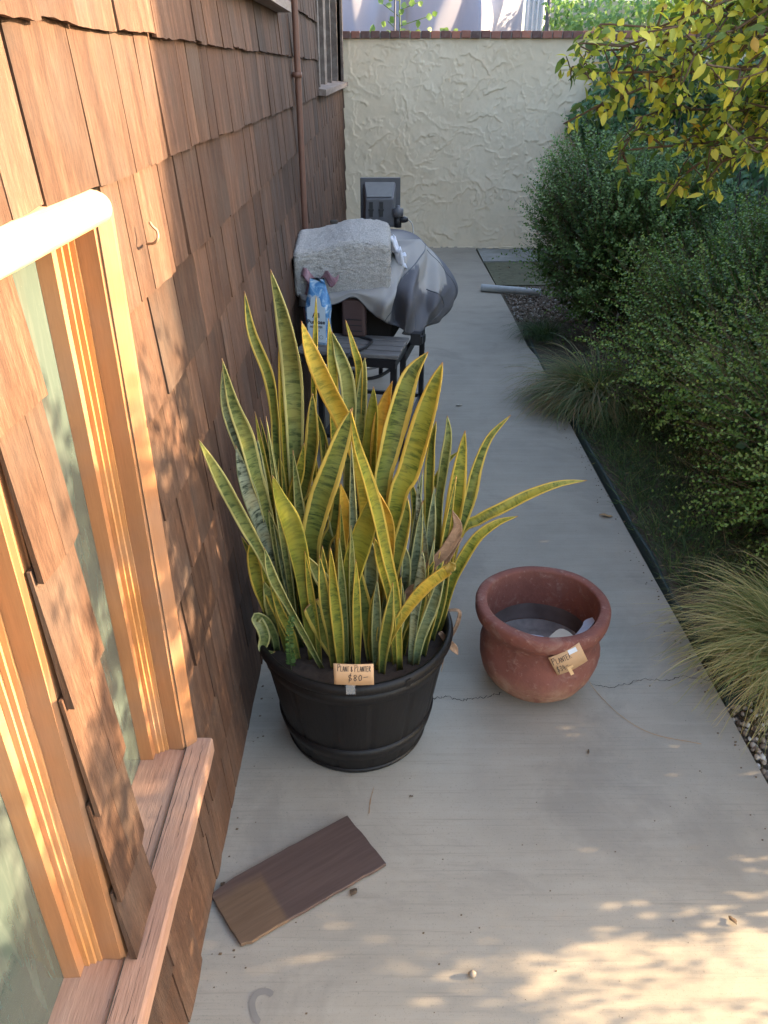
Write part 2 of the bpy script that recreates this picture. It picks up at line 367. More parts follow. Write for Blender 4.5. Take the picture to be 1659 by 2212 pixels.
# ------------------------------------------------------------------ ground, path
random.seed(5); rng = np.random.default_rng(5)
mk('ground', [(-40,-30,-.035),(40,-30,-.035),(40,60,-.035),(-40,60,-.035)], [(0,1,2,3)], M['earth'])['kind'] = 'structure'
m = MB(); ys = [-3+i*.25 for i in range(48)]+[8.715]
edge = [(1.005+.012*math.sin(y*1.3)-(.03 if y > 5 else 0), y) for y in ys]
top = [(x, y, 0) for x, y in edge]
V = [(-.47, y, 0) for y in ys]+[(x, y, 0) for x, y in edge]+[(x+.006, y, -.09) for x, y in edge]
n = len(ys)
F = [(i, n+i, n+i+1, i+1) for i in range(n-1)]+[(n+i, 2*n+i, 2*n+i+1, n+i+1) for i in range(n-1)]
F += [(0, 3*n, 3*n+1, n)]; V += [(-.47, -3, -.09), (1.0, -3, -.09)]
path = mk('concrete_path', V, F, M['concrete']); path['kind'] = 'structure'
pad = MB().box(.99, 2.6, 8.05, 8.71, -.06, -.012).build('concrete_pad', M['pad']); pad['kind'] = 'structure'
def ribbon(pts, wd, z, jit=.0):
    P = [Vector(p) for p in pts]; v = []; f = []
    for i, p in enumerate(P):
        t = (P[min(i+1, len(P)-1)]-P[max(i-1, 0)]); t.z = 0; t.normalize(); s = Vector((-t.y, t.x, 0))
        ww = wd*(.35+.9*random.random()) if jit else wd
        if i in (0, len(P)-1): ww = .0002
        v += [(p.x+s.x*ww/2, p.y+s.y*ww/2, z), (p.x-s.x*ww/2, p.y-s.y*ww/2, z)]
        if i: f.append((2*i-2, 2*i-1, 2*i+1, 2*i))
    return v, f
def crack(pix, wd=.0035):
    P = [gz(*p) for p in pix]; Q = spline(P, 60)
    Q = [(q[0]+random.uniform(-.004, .004), q[1]+random.uniform(-.006, .006), 0) for q in Q]
    v, f = ribbon(Q, wd, .0012, 1); return mk('crack', v, f, M['felt'], path)
crack([(925,1512),(960,1506),(1000,1512),(1040,1508),(1085,1497)], .0022)
crack([(1275,1478),(1310,1484),(1345,1480),(1390,1468),(1440,1470),(1480,1462),(1560,1475)], .002)
simple('stain', (.21,.19,.165), .9)
P = [gz(u, v) for u, v in ((590,2150),(575,2142),(555,2147),(545,2165),(548,2190),(560,2212))]
v, f = ribbon([tuple(q) for q in spline([tuple(p) for p in P], 30)], .013, .0012, 0); mk('stain', v, f, M['stain'], path)
P = [gz(u, v) for u, v in ((808,1700),(800,1730),(797,1760))]
v, f = ribbon([tuple(q) for q in spline([tuple(p) for p in P], 14)], .003, .0012, 1); mk('rust_streak', v, f, simple('rust', (.30,.17,.08), .9), path)
simple('moss', (.13,.125,.075), .95, nscale=25, namt=.4, bs=.6)
ms = MB().box(1.0, 2.6, 7.1, 8.05, -.06, -.022).build('moss_patch', M['moss']); ms['kind'] = 'stuff'
# ------------------------------------------------------------------ shingled house
XW = -.40
OPEN = [(-1.5, .745, .445, 1.49), (.85, 1.165, .445, 1.49), (5.45, 8.45, 1.55, 2.75), (2.0, 3.40, 1.87, 2.9)]
SKIP = [(-1.5, .745, .40, 1.505), (.85, 1.188, .40, 1.505), (5.34, 8.62, 1.515, 2.78), (1.95, 3.45, 1.845, 2.95), (-1.5, 1.19, .40, .452)]
house = empty('shingled_house', (XW, 4.0, 0), 'brown cedar shingled house wall with orange trimmed windows along the left of the path', 'house')
ye = sorted({-1.6, 8.70}|{v for o in OPEN for v in o[:2]}); ze = sorted({-.05, 3.25}|{v for o in OPEN for v in o[2:]})
m = MB()
for i in range(len(ye)-1):
    for j in range(len(ze)-1):
        yc, zc = (ye[i]+ye[i+1])/2, (ze[j]+ze[j+1])/2
        if any(o[0] < yc < o[1] and o[2] < zc < o[3] for o in OPEN): continue
        m.add([(XW-.004, ye[i], ze[j]), (XW-.004, ye[i+1], ze[j]), (XW-.004, ye[i+1], ze[j+1]), (XW-.004, ye[i], ze[j+1])], [(0,1,2,3)])
m.box(-4.5, XW-.16, -1.6, 8.69, -.05, 3.25)
m.add([(XW-.004,-1.6,-.05),(XW-.16,-1.6,-.05),(XW-.16,-1.6,3.25),(XW-.004,-1.6,3.25)], [(0,1,2,3)])
m.add([(XW-.004,8.70,-.05),(XW-.16,8.70,-.05),(XW-.16,8.70,3.25),(XW-.004,8.70,3.25)], [(3,2,1,0)])
m.build('wall_sheathing', M['felt'], house)
rf = MB().box(-4.8, -.12, -1.8, 8.68, 3.25, 3.33).box(-.14, -.12, -1.8, 8.68, 3.16, 3.25); rf.build('roof', M['roof'], house)
m = MB()
zs = [-.03+.186*k for k in range(18)]
zs = [z if z < 1.2 else z for z in zs]
# butts measured in the photo: 1.70, 1.51, 1.33 ...
zs = [1.512-.186*k for k in range(8, 0, -1)]+[1.512+.187*k for k in range(0, 9)]
def shingle(y0, y1, z0, z1, xb, xt, col):
    nb = max(2, int((y1-y0)/.02)); sl = random.uniform(-.004, .004)
    yy = [y0+(y1-y0)*i/nb for i in range(nb+1)]
    th = random.uniform(.006, .011)
    B = [z0+sl*(i/nb-.5)+random.uniform(-.0018, .0018) for i in range(nb+1)]
    cup = random.uniform(-.0012, .0025)
    v = []
    for i, y in enumerate(yy):
        q = cup*(1-(2*i/nb-1)**2)
        v += [(xb+q, y, B[i]), (xt+q*.3, y+random.uniform(-.0003,.0003), z1), (xb-th, y, B[i]+.0005), (xt-.004, y, z1)]
    f = []
    for i in range(nb):
        a = 4*i; b = a+4
        f += [(a, b, b+1, a+1), (a+2, b+2, b, a), (a+1, b+1, b+3, a+3)]
    f += [(0,1,3,2), (4*nb, 4*nb+2, 4*nb+3, 4*nb+1)]
    m.add(v, f, col)
for ci, zb in enumerate(zs):
    if zb > 3.2: break
    zt = (zs[ci+1] if ci+1 < len(zs) else zb+.187)+.012
    zl = max(zb, -.0)
    y = -1.6
    if zb < .03: zb2 = .006
    else: zb2 = zb
    while y < 8.70:
        wd = random.choice([.07, .09, .10, .12, .13, .15, .17, .20])*random.uniform(.9, 1.1)
        if y+wd > 8.62: wd = 8.705-y
        a, b = y+.0012, y+wd-random.choice([.001, .0015, .002, .003, .006, .008])
        y += wd
        segs = [(a, b, zb2, zt)]
        for (s0, s1, t0, t1) in SKIP:
            out = []
            for (p, q, r, u) in segs:
                if q <= s0 or p >= s1 or u <= t0 or r >= t1: out.append((p, q, r, u)); continue
                if r < t0-.03: 
                    if p < s0: out.append((p, s0, r, u))
                    if q > s1: out.append((s1, q, r, u))
                    out.append((max(p, s0), min(q, s1), r, t0)); continue
                if u > t1+.03 and r >= t0:
                    if p < s0: out.append((p, s0, r, u))
                    if q > s1: out.append((s1, q, r, u))
                    out.append((max(p, s0), min(q, s1), max(r, t1), u)); continue
                if p < s0-.01: out.append((p, s0, r, u))
                if q > s1+.01: out.append((s1, q, r, u))
            segs = out
        col = min(1, max(0, random.gauss(.5, .24)))
        for (p, q, r, u) in segs:
            if q-p < .012 or u-r < .015: continue
            j = random.uniform(-.0035, .0035) if r == zb2 and zb > 0 else 0
            shingle(p, q, r+j, u, XW+.012+random.uniform(-.002, .003), XW-.0005, col)
m.build('shingle_siding', M['shingle'], house)
# near windows -------------------------------------------------------
def prof_z(name, prof, z0, z1, mat, par, c=.5):
    """vertical moulding: polyline of (x, y) swept from z0 to z1"""
    v = []; f = []; n = len(prof); K = 14
    for k in range(K+1):
        z = z0+(z1-z0)*k/K
        for (x, y) in prof: v.append((x+random.uniform(-.0004,.0004), y+random.uniform(-.0005,.0005), z))
    for k in range(K):
        for i in range(n-1): f.append((k*n+i, k*n+i+1, (k+1)*n+i+1, (k+1)*n+i))
    return mk(name, v, f, mat, par, col=[c]*len(v))
def near_window(y0, y1, yj, cas=True):
    """opening y0..y1, right jamb plane near yj"""
    win = empty('window', (0,0,0), None, None); win.parent = house; 
    win.location = (0,0,0)
    def K(o): return o
    gl = MB(); gl.box(-.496, -.489, y0-.02, yj+.02, .42, 1.47); K(gl.build('pane', M['glass'], win))
    # sash stile (inner side tan, face lit), stops, jamb, casing
    K(prof_z('sash', [(-.489, yj-.028), (-.464, yj-.0275), (-.464, yj-.010)], .44, 1.462, M['trim'], win, .75))
    K(prof_z('glazing_bead', [(-.464, yj-.010), (-.456, yj-.0105), (-.4555, yj-.0055), (-.4475, yj-.006), (-.447, yj-.0015), (-.439, yj-.002), (-.439, yj+.003)], .44, 1.475, M['bead'], win, .6))
    K(prof_z('jamb', [(-.439, yj+.003), (-.4385, yj+.001), (-.409, yj), (-.4085, yj+.0015)]+([(-.3885, yj+.021), (-.387, yj+.024), (-.387, yj+.029), (-.40, yj+.031)] if cas else [(-.403, yj+.004), (-.403, yj+.03)]), .44, 1.478, M['trim'], win, .5))
    r = MB().box(-.489, -.462, y0, yj, 1.449, 1.463).box(-.489, -.472, y0, yj, 1.438, 1.448).box(-.4625, -.440, y0, yj+.01, 1.4615, 1.476)
    K(bevel(r.build('sash_rail', M['bead'], win), .002))
    return win
w1 = near_window(-1.4, .745, .727, False); w2 = near_window(.852, 1.165, 1.162)
# left jamb of the second window (hidden behind the pier) and dark interior
MB().box(-.489, -.405, .846, .852, .44, 1.478).build('jamb', M['trim'], w2)
# head moulding
v = []; f = []; prof = []
for k in range(15):
    a = -PI/2+PI*k/14; prof.append((-.400+.036*math.cos(a)**.7 if abs(math.cos(a)) > 1e-6 else -.400, 1.489+.023*math.sin(a)))
prof += [(-.50, 1.512), (-.50, 1.470), (-.40, 1.466)]
n = len(prof); ysx = [-1.5+(1.118+1.5)*i/12 for i in range(13)]
for y in ysx: v += [(x, y, z) for x, z in prof]
f = [(i*n+k, i*n+(k+1)%n, (i+1)*n+(k+1)%n, (i+1)*n+k) for i in range(12) for k in range(n)]+[tuple(12*n+k for k in range(n))]
hd = mk('head_moulding', v, f, M['head'], house, col=[.5]*len(v), smooth=False)
# sill board: two planks
sp_ = MB()
def plank(x0, x1, y0, y1, z1, th, c):
    N = 40; v = []; f = []
    for i in range(N+1):
        y = y0+(y1-y0)*i/N
        j = random.uniform(-.0012, .0012); e = random.uniform(-.0012, .0012)
        v += [(x0, y, z1+j*.3+.002), (x1-.004, y, z1+j), (x1+e, y, z1-.005), (x1+e, y, z1-th), (x0, y, z1-th)]
    for i in range(N):
        for k in range(5): f.append((i*5+k, (i+1)*5+k, (i+1)*5+(k+1)%5, i*5+(k+1)%5))
    f += [(4,3,2,1,0), tuple(N*5+k for k in range(5))]
    sp_.add(v, f, c)
plank(-.4900, -.3555, -1.5, 1.196, .4385, .036, .55)
sp_.build('sill', M['sill'], house)
def chk(p, q, k=26, wd=.0010):
    P = [np.array((p[0]+(q[0]-p[0])*i/k+random.uniform(-.0010,.0010), p[1]+(q[1]-p[1])*i/k, 0)) for i in range(k+1)]
    return ribbon(P, wd, .4392, 1)
m = MB()
for (p, q) in (((-.392, 1.17), (-.405, .80)), ((-.418, 1.10), (-.428, .62)), ((-.372, 1.18), (-.374, .95)), ((-.44, .95), (-.437, .70)), ((-.40, .70), (-.41, .42)), ((-.376, .8), (-.38, .5)), ((-.455,.75),(-.45,.5))):
    v, f = chk(p, q); m.add(v, f)
for k in range(10):
    a = random.uniform(.4, 1.1); x = random.uniform(-.47, -.365); v, f = chk((x, a), (x+random.uniform(-.006,.006), a+random.uniform(.05,.2)), 10, .0009); m.add(v, f)
m.build('wood_check', M['felt'], house)
# pier end grain board behind the shingles between the two windows
MB().box(-.489, -.4005, .747, .851, .44, 1.47).build('pier_board', M['trim'], house)
# narrow shingles of the pier, one per course, profile stepping out
m = MB()
for ci, zb in enumerate(zs):
    zt = zs[ci+1]+.02 if ci+1 < len(zs) else zb+.2
    if zt < .45 or zb > 1.45: continue
    z0 = max(zb, .442); z1 = min(zt, 1.469)
    j = random.uniform(-.006, .004); ya = .728+random.uniform(-.008, .012)
    col = random.uniform(.35, .8)
    ym = .853+j if random.random() < .75 else ya+random.uniform(.05, .08)
    for (p, q, cc) in ([(ya, ym, col)] if ym >= .853+j else [(ya, ym, col), (ym+.0012, .853+j, min(1, col+random.uniform(-.12,.12)))]):
        shingle(p, q, z0, z1, XW+.0155, XW+.0045, cc)
m.build('pier_shingles', M['shingle'], house)
# far window ---------------------------------------------------------
w3 = empty('window', (0,0,0), None, None); w3.parent = house
MB().box(-.505, -.498, 5.45, 8.45, 1.55, 2.75).build('pane', M['dark_glass'], w3)
m = MB()
for (a, b) in ((5.45, 5.55), (6.55, 6.80), (7.35, 7.44), (8.36, 8.45)): m.box(-.497, -.43, a, b, 1.55, 2.75, .3)
m.box(-.496, -.44, 5.55, 8.36, 2.68, 2.75, .3)
m.build('frame', M['oldtrim'], w3)
m = MB()
for (a, b) in ((5.34, 5.45), (8.45, 8.60)): MB().box(-.404, -.384, a, b, 1.556, 2.80, .15).build('casing', M['oldtrim'], w3)
m = MB(); m.add([(-.50, 5.32, 1.560), (-.345, 5.32, 1.545), (-.345, 8.66, 1.545), (-.50, 8.66, 1.560), (-.50, 5.32, 1.52), (-.345, 5.32, 1.512), (-.345, 8.66, 1.512), (-.50, 8.66, 1.52)],
                [(0,1,2,3),(7,6,5,4),(0,4,5,1),(1,5,6,2),(2,6,7,3),(3,7,4,0)], .7)
m.build('window_sill', M['oldtrim'], w3)
w4 = empty('window', (0,0,0), None, None); w4.parent = house
MB().box(-.505, -.498, 2.0, 3.40, 1.87, 2.9).build('pane', M['dark_glass'], w4)
MB().box(-.497, -.43, 2.0, 2.06, 1.87, 2.9, .4).box(-.498, -.432, 2.055, 3.345, 2.84, 2.9, .4).box(-.497, -.43, 3.34, 3.40, 1.87, 2.9, .4).build('frame', M['oldtrim'], w4)
MB().box(-.404, -.384, 3.40, 3.45, 1.87, 2.93, .3).build('casing', M['oldtrim'], w4); MB().box(-.404, -.384, 1.95, 2.0, 1.87, 2.93, .3).build('casing', M['oldtrim'], w4)
MB().box(-.50, -.345, 1.93, 3.47, 1.835, 1.868, .9).build('window_sill', M['oldtrim'], w4)
# conduit
m = MB(); m.tube([(-.368, 3.85, .45), (-.368, 3.85, 1.2), (-.368, 3.845, 2.2), (-.368, 3.85, 3.16)], .014, 10)
for z in (.8, 1.62, 2.6): m.box(-.39, -.352, 3.825, 3.875, z, z+.02)
o = m.build('conduit', M['brown_paint'], house, True)
# hook
def hookpt(u, v, d): return gx(u, v, XW+.014+d)
P = [(-.388,1.452,1.372), (-.360,1.448,1.372), (-.348,1.444,1.385), (-.350,1.436,1.405), (-.362,1.428,1.422), (-.372,1.424,1.432)]
P = [gx(318,527,-.385), gx(333,525,-.366), gx(341,514,-.358), gx(339,499,-.360), gx(329,489,-.366), gx(323,480,-.370)]
MB().tube(spline(P, 16), .0022, 8).build('hook', simple('hook_metal', (.30,.20,.12), .4), house, True)
# ------------------------------------------------------------------ stucco wall with brick coping
swall = empty('stucco_wall', (1.5, 8.72, 0), 'cream stucco garden wall with a row of red bricks on top', 'wall')
W0, W1, HH, st_ = -.41, 5.2, 1.905, .0075
nx, nz = int((W1-W0)/st_)+1, int((HH+.03)/st_)+1
gxx, gzz = np.meshgrid(np.linspace(W0, W1, nx), np.linspace(-.03, HH, nz))
hgt = np.zeros_like(gxx)
def vnoise(x, z, s, seed):
    r = np.random.default_rng(seed); g = r.random((256, 256)); X = x*s; Z = z*s
    xi = np.floor(X).astype(int); zi = np.floor(Z).astype(int); fx = X-xi; fz = Z-zi; fx = fx*fx*(3-2*fx); fz = fz*fz*(3-2*fz)
    a = g[zi % 256, xi % 256]; b = g[zi % 256, (xi+1) % 256]; c = g[(zi+1) % 256, xi % 256]; d = g[(zi+1) % 256, (xi+1) % 256]
    return (a*(1-fx)+b*fx)*(1-fz)+(c*(1-fx)+d*fx)*fz
for k in range(1000):
    cx, cz = rng.uniform(W0, W1), rng.uniform(0, HH); L = rng.uniform(.03, .20); B = rng.uniform(.025, .14); a = rng.choice([rng.normal(1.57, .35), rng.normal(0, .5), rng.uniform(0, 3.1)])
    dx, dz = gxx-cx, gzz-cz
    R0 = (abs(dx) < .26) & (abs(dz) < .26)
    iy, ix = np.where(R0)
    if len(iy) == 0: continue
    sl = (slice(iy.min(), iy.max()+1), slice(ix.min(), ix.max()+1)); dx = dx[sl]; dz = dz[sl]
    rag = (vnoise(gxx[sl]+5, gzz[sl]+5, 22, k % 9)-.5)*.05+(vnoise(gxx[sl]+5, gzz[sl]+5, 60, k % 7)-.5)*.02
    u = dx*math.cos(a)+dz*math.sin(a); vv = -dx*math.sin(a)+dz*math.cos(a)+rag+.25*u*u/.17
    msk = (abs(u+rag) < L) & (vv > 0) & (vv < B)
    hh = (1-vv/B)**1.6*rng.uniform(.003, .011)*np.clip((L-abs(u))/.04, 0, 1)
    hgt[sl] = np.where(msk, np.maximum(hgt[sl], hh), hgt[sl])
hgt += (vnoise(gxx+9, gzz+9, 2.2, 3)-.5)*.012+(vnoise(gxx+9, gzz+9, 45, 4)-.5)*.0016
V = np.stack([gxx, 8.72-hgt, gzz], -1).reshape(-1, 3)
ii = np.arange((nz-1)*(nx-1)); r_, c_ = ii//(nx-1), ii % (nx-1); a_ = r_*nx+c_
F = np.stack([a_, a_+1, a_+nx+1, a_+nx], 1)
mk('stucco_face', V, F, M['stucco'], swall, True)
MB().box(W0, W1, 8.735, 8.90, -.03, 1.90).build('wall_core', M['stucco'], swall)
m = MB(); x = W0; 
while x < W1:
    b = random.uniform(.085, .10); j = random.uniform(-.008, .006)
    m.obox((x+b/2, 8.80+j, 1.938+random.uniform(-.003,.003)), (b/2-.004, random.uniform(-.002,.002), 0), (0, .115, 0), (0, 0, .030), random.random()); x += b+.004
bevel(m.build('brick_coping', M['brick'], swall), .004)
MB().box(W0, W1, 8.71, 8.895, 1.9055, 1.955, .5).build('mortar', simple('mortar', (.42,.38,.33), .95, nscale=60, bs=.5), swall)
# rubble and dirt line at the foot
m = MB()
for k in range(26):
    x = rng.uniform(.5, 1.6); m.obox((x, 8.69-rng.uniform(0,.04), .0), (rng.uniform(.01,.05),0,0), (0,rng.uniform(.004,.012),0), (0,0,rng.uniform(.003,.012)), .5)
mb_ = m.build('mortar_spill', M['stucco'], swall)
# unseen house added at the right, its upper floor set to shade the yard
nb = empty('unseen_shade_house', (7, 6, 0), 'unseen pale two storey house added beyond the shrubs to shade the yard', 'house')
MB().box(4.9, 10, 3.6, 9.0, -.03, 3.08).build('lower_wall', M['house_paint'], nb)
MB().box(4.5, 10, 2.34, 9.0, 3.08, 4.6).build('upper_wall', M['house_paint'], nb)
MB().box(4.2, 10.3, 2.22, 9.3, 4.6, 4.72).build('roof', M['roof'], nb)
# ------------------------------------------------------------------ barrel planter
PX, PY, PZ = -.078, 1.688, .365
pl = empty('barrel_planter', (PX, PY, 0), 'black plastic half barrel planter holding the snake plant beside the shingled wall', 'planter')
NS = 14
def rad(z): return .186+(.252-.186)*(z/PZ)**.8
m = MB(); n = 168; rows = [0, .006, .02, .06, .12, .18, .24, .30, .335, .350]
V = []; 
for z in rows:
    for k in range(n):
        a = 2*PI*k/n+.1; g = min((a*NS/(2*PI)) % 1, 1-(a*NS/(2*PI)) % 1)
        V.append((PX+(rad(z)-(.0035 if g < .035 else 0))*math.cos(a), PY+(rad(z)-(.0035 if g < .035 else 0))*math.sin(a), z))
F = [(i*n+k, i*n+(k+1)%n, (i+1)*n+(k+1)%n, (i+1)*n+k) for i in range(len(rows)-1) for k in range(n)]
mk('staves', V, F, M['barrel'], pl, True)
def hoop(z0, z1, t):
    return MB().lathe([(rad(z0)-.003, z0), (rad(z0)+t, z0+.002), (rad(z1)+t, z1-.002), (rad(z1)-.003, z1)], PX, PY, 96).build('hoop', M['barrel'], pl, True)
hoop(.068, .108, .006); hoop(.006, .022, .004); hoop(.292, .330, .0045)
R = .262
MB().lathe([(rad(.34), .336), (R-.004, .338), (R, .343), (R+.001, .352), (R-.001, .360), (R-.006, .366), (R-.012, .366), (R-.017, .362), (R-.019, .35), (R-.024, .28)], PX, PY, 96).build('rim', M['barrel'], pl, True)
m = MB(); a = -.55
m.obox((PX+(R+.001)*math.sin(-a), PY-(R+.001)*math.cos(a), .350), (.006*math.cos(a),-.006*math.sin(a),0), (0,.002,0), (0,0,.011)); m.build('rim_clip', M['barrel'], pl)
# potting soil, a thing of its own kind inside the planter -> part
n = 40; V = [(PX, PY, .318)]; F = []
for j in range(1, 9):
    for k in range(n):
        a = 2*PI*k/n; r = .236*j/8; V.append((PX+r*math.cos(a), PY+r*math.sin(a), .316+random.uniform(-.006, .007)))
for j in range(8):
    for k in range(n):
        if j == 0: F.append((0, 1+k, 1+(k+1) % n))
        else: b = 1+(j-1)*n; F.append((b+k, b+n+k, b+n+(k+1) % n, b+(k+1) % n))
mk('potting_soil', V, F, M['soil'], pl, True)
# ------------------------------------------------------------------ snake plant
plant = empty('snake_plant', (PX, PY, .316), 'large snake plant with yellow edged mottled green leaves growing in the black barrel planter', 'plant')
def C8(x, y): return (398.2+.54*x, 730+.54*y)
LN = [0]
def leaf(pts, w, mat, dy=0.0, tw=0.0, base=True, gut=.35, blunt=False, name='leaf', tip=1.0, z0=.315, dymid=None, wp=.55, by=None):
    """pts: tip ... base in survey pixels (C8); w: greatest width in the same pixels; dy: how far the tip leans away"""
    Q = [C8(*p) for p in pts]; b = Q[-1]; B = gz(b[0], b[1], z0)
    ddx, ddy = B.x-PX, B.y-PY; rr = math.hypot(ddx, ddy)
    if by is not None: B = gy(b[0], b[1], by)
    elif rr > .225: B = gy(b[0], b[1], PY+ddy*.225/rr)
    L = [0]
    for i in range(len(Q)-1, 0, -1): L.append(L[-1]+math.dist(Q[i], Q[i-1]))
    T = L[-1]; pts3 = []
    for i, l in enumerate(L):
        q = Q[len(Q)-1-i]; s = l/T
        pts3.append(B if i == 0 else gy(q[0], q[1], B.y+dy*s**1.3))
    if base is True and B.z > z0: pts3.insert(0, Vector((B.x+(PX-B.x)*.1, B.y, z0-.01)))
    N = 30; S = [Vector(tuple(p)) for p in spline(pts3, N)]
    dep = (S[N//2]-Vector((0,0,H))).dot(Vector((0, CT, -ST)))
    wm = w*.54*dep/FPX; K = 8
    seed = random.random()*10; ph = random.uniform(0, 6)
    tw0 = random.uniform(-.5, .5)+tw
    V = []; UV = []; C = []; acc = 0; prev = None
    for i in range(N):
        s = i/(N-1)
        t = (S[min(i+1, N-1)]-S[max(i-1, 0)]).normalized()
        vd = (S[i]-Vector((0, 0, H))).normalized(); r = t.cross(vd)
        if r.length < 1e-4: r = Vector((1, 0, 0))
        r.normalize(); nn = r.cross(t).normalized()
        ang = tw0*(1-.6*s)+.42*math.sin(2.2*s*PI+ph)*s
        a = r*math.cos(ang)+nn*math.sin(ang); bb = -r*math.sin(ang)+nn*math.cos(ang)
        if blunt: wd = (.5+.5*min(1, s/wp))*(1-.1*s)
        else:
            wd = .55+.45*math.sin(min(1, s/wp)*PI/2)**1.3
            if s > wp: q = (s-wp)/(1-wp); wd *= (1-q**2.1)*.985+.015
        wd *= wm/2/max(.75, math.cos(tw0*.6)); wd *= 1+.035*math.sin(9*s+seed)
        if prev is not None: acc += (S[i]-prev).length
        prev = S[i]
        g = gut*(1-.45*s)+.1
        for k in range(K+1):
            u = 2*k/K-1
            rip = .10*wd*math.sin(16*s+seed+2*u)*abs(u)**2
            V.append(S[i]+a*(wd*math.sin(u*1.15*g*1.4)/math.sin(1.15*g*1.4))+bb*(-(wd*g*.9)*(u*u)+rip+wd*g*.5))
            UV.append((k/K, acc*10)); C.append(s*tip if tip < 1 else s)
    F = [(i*(K+1)+k, i*(K+1)+k+1, (i+1)*(K+1)+k+1, (i+1)*(K+1)+k) for i in range(N-1) for k in range(K)]
    LN[0] += 1
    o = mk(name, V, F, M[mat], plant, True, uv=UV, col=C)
    so = o.modifiers.new('s', 'SOLIDIFY'); so.thickness = .0022; so.offset = 0
    return o
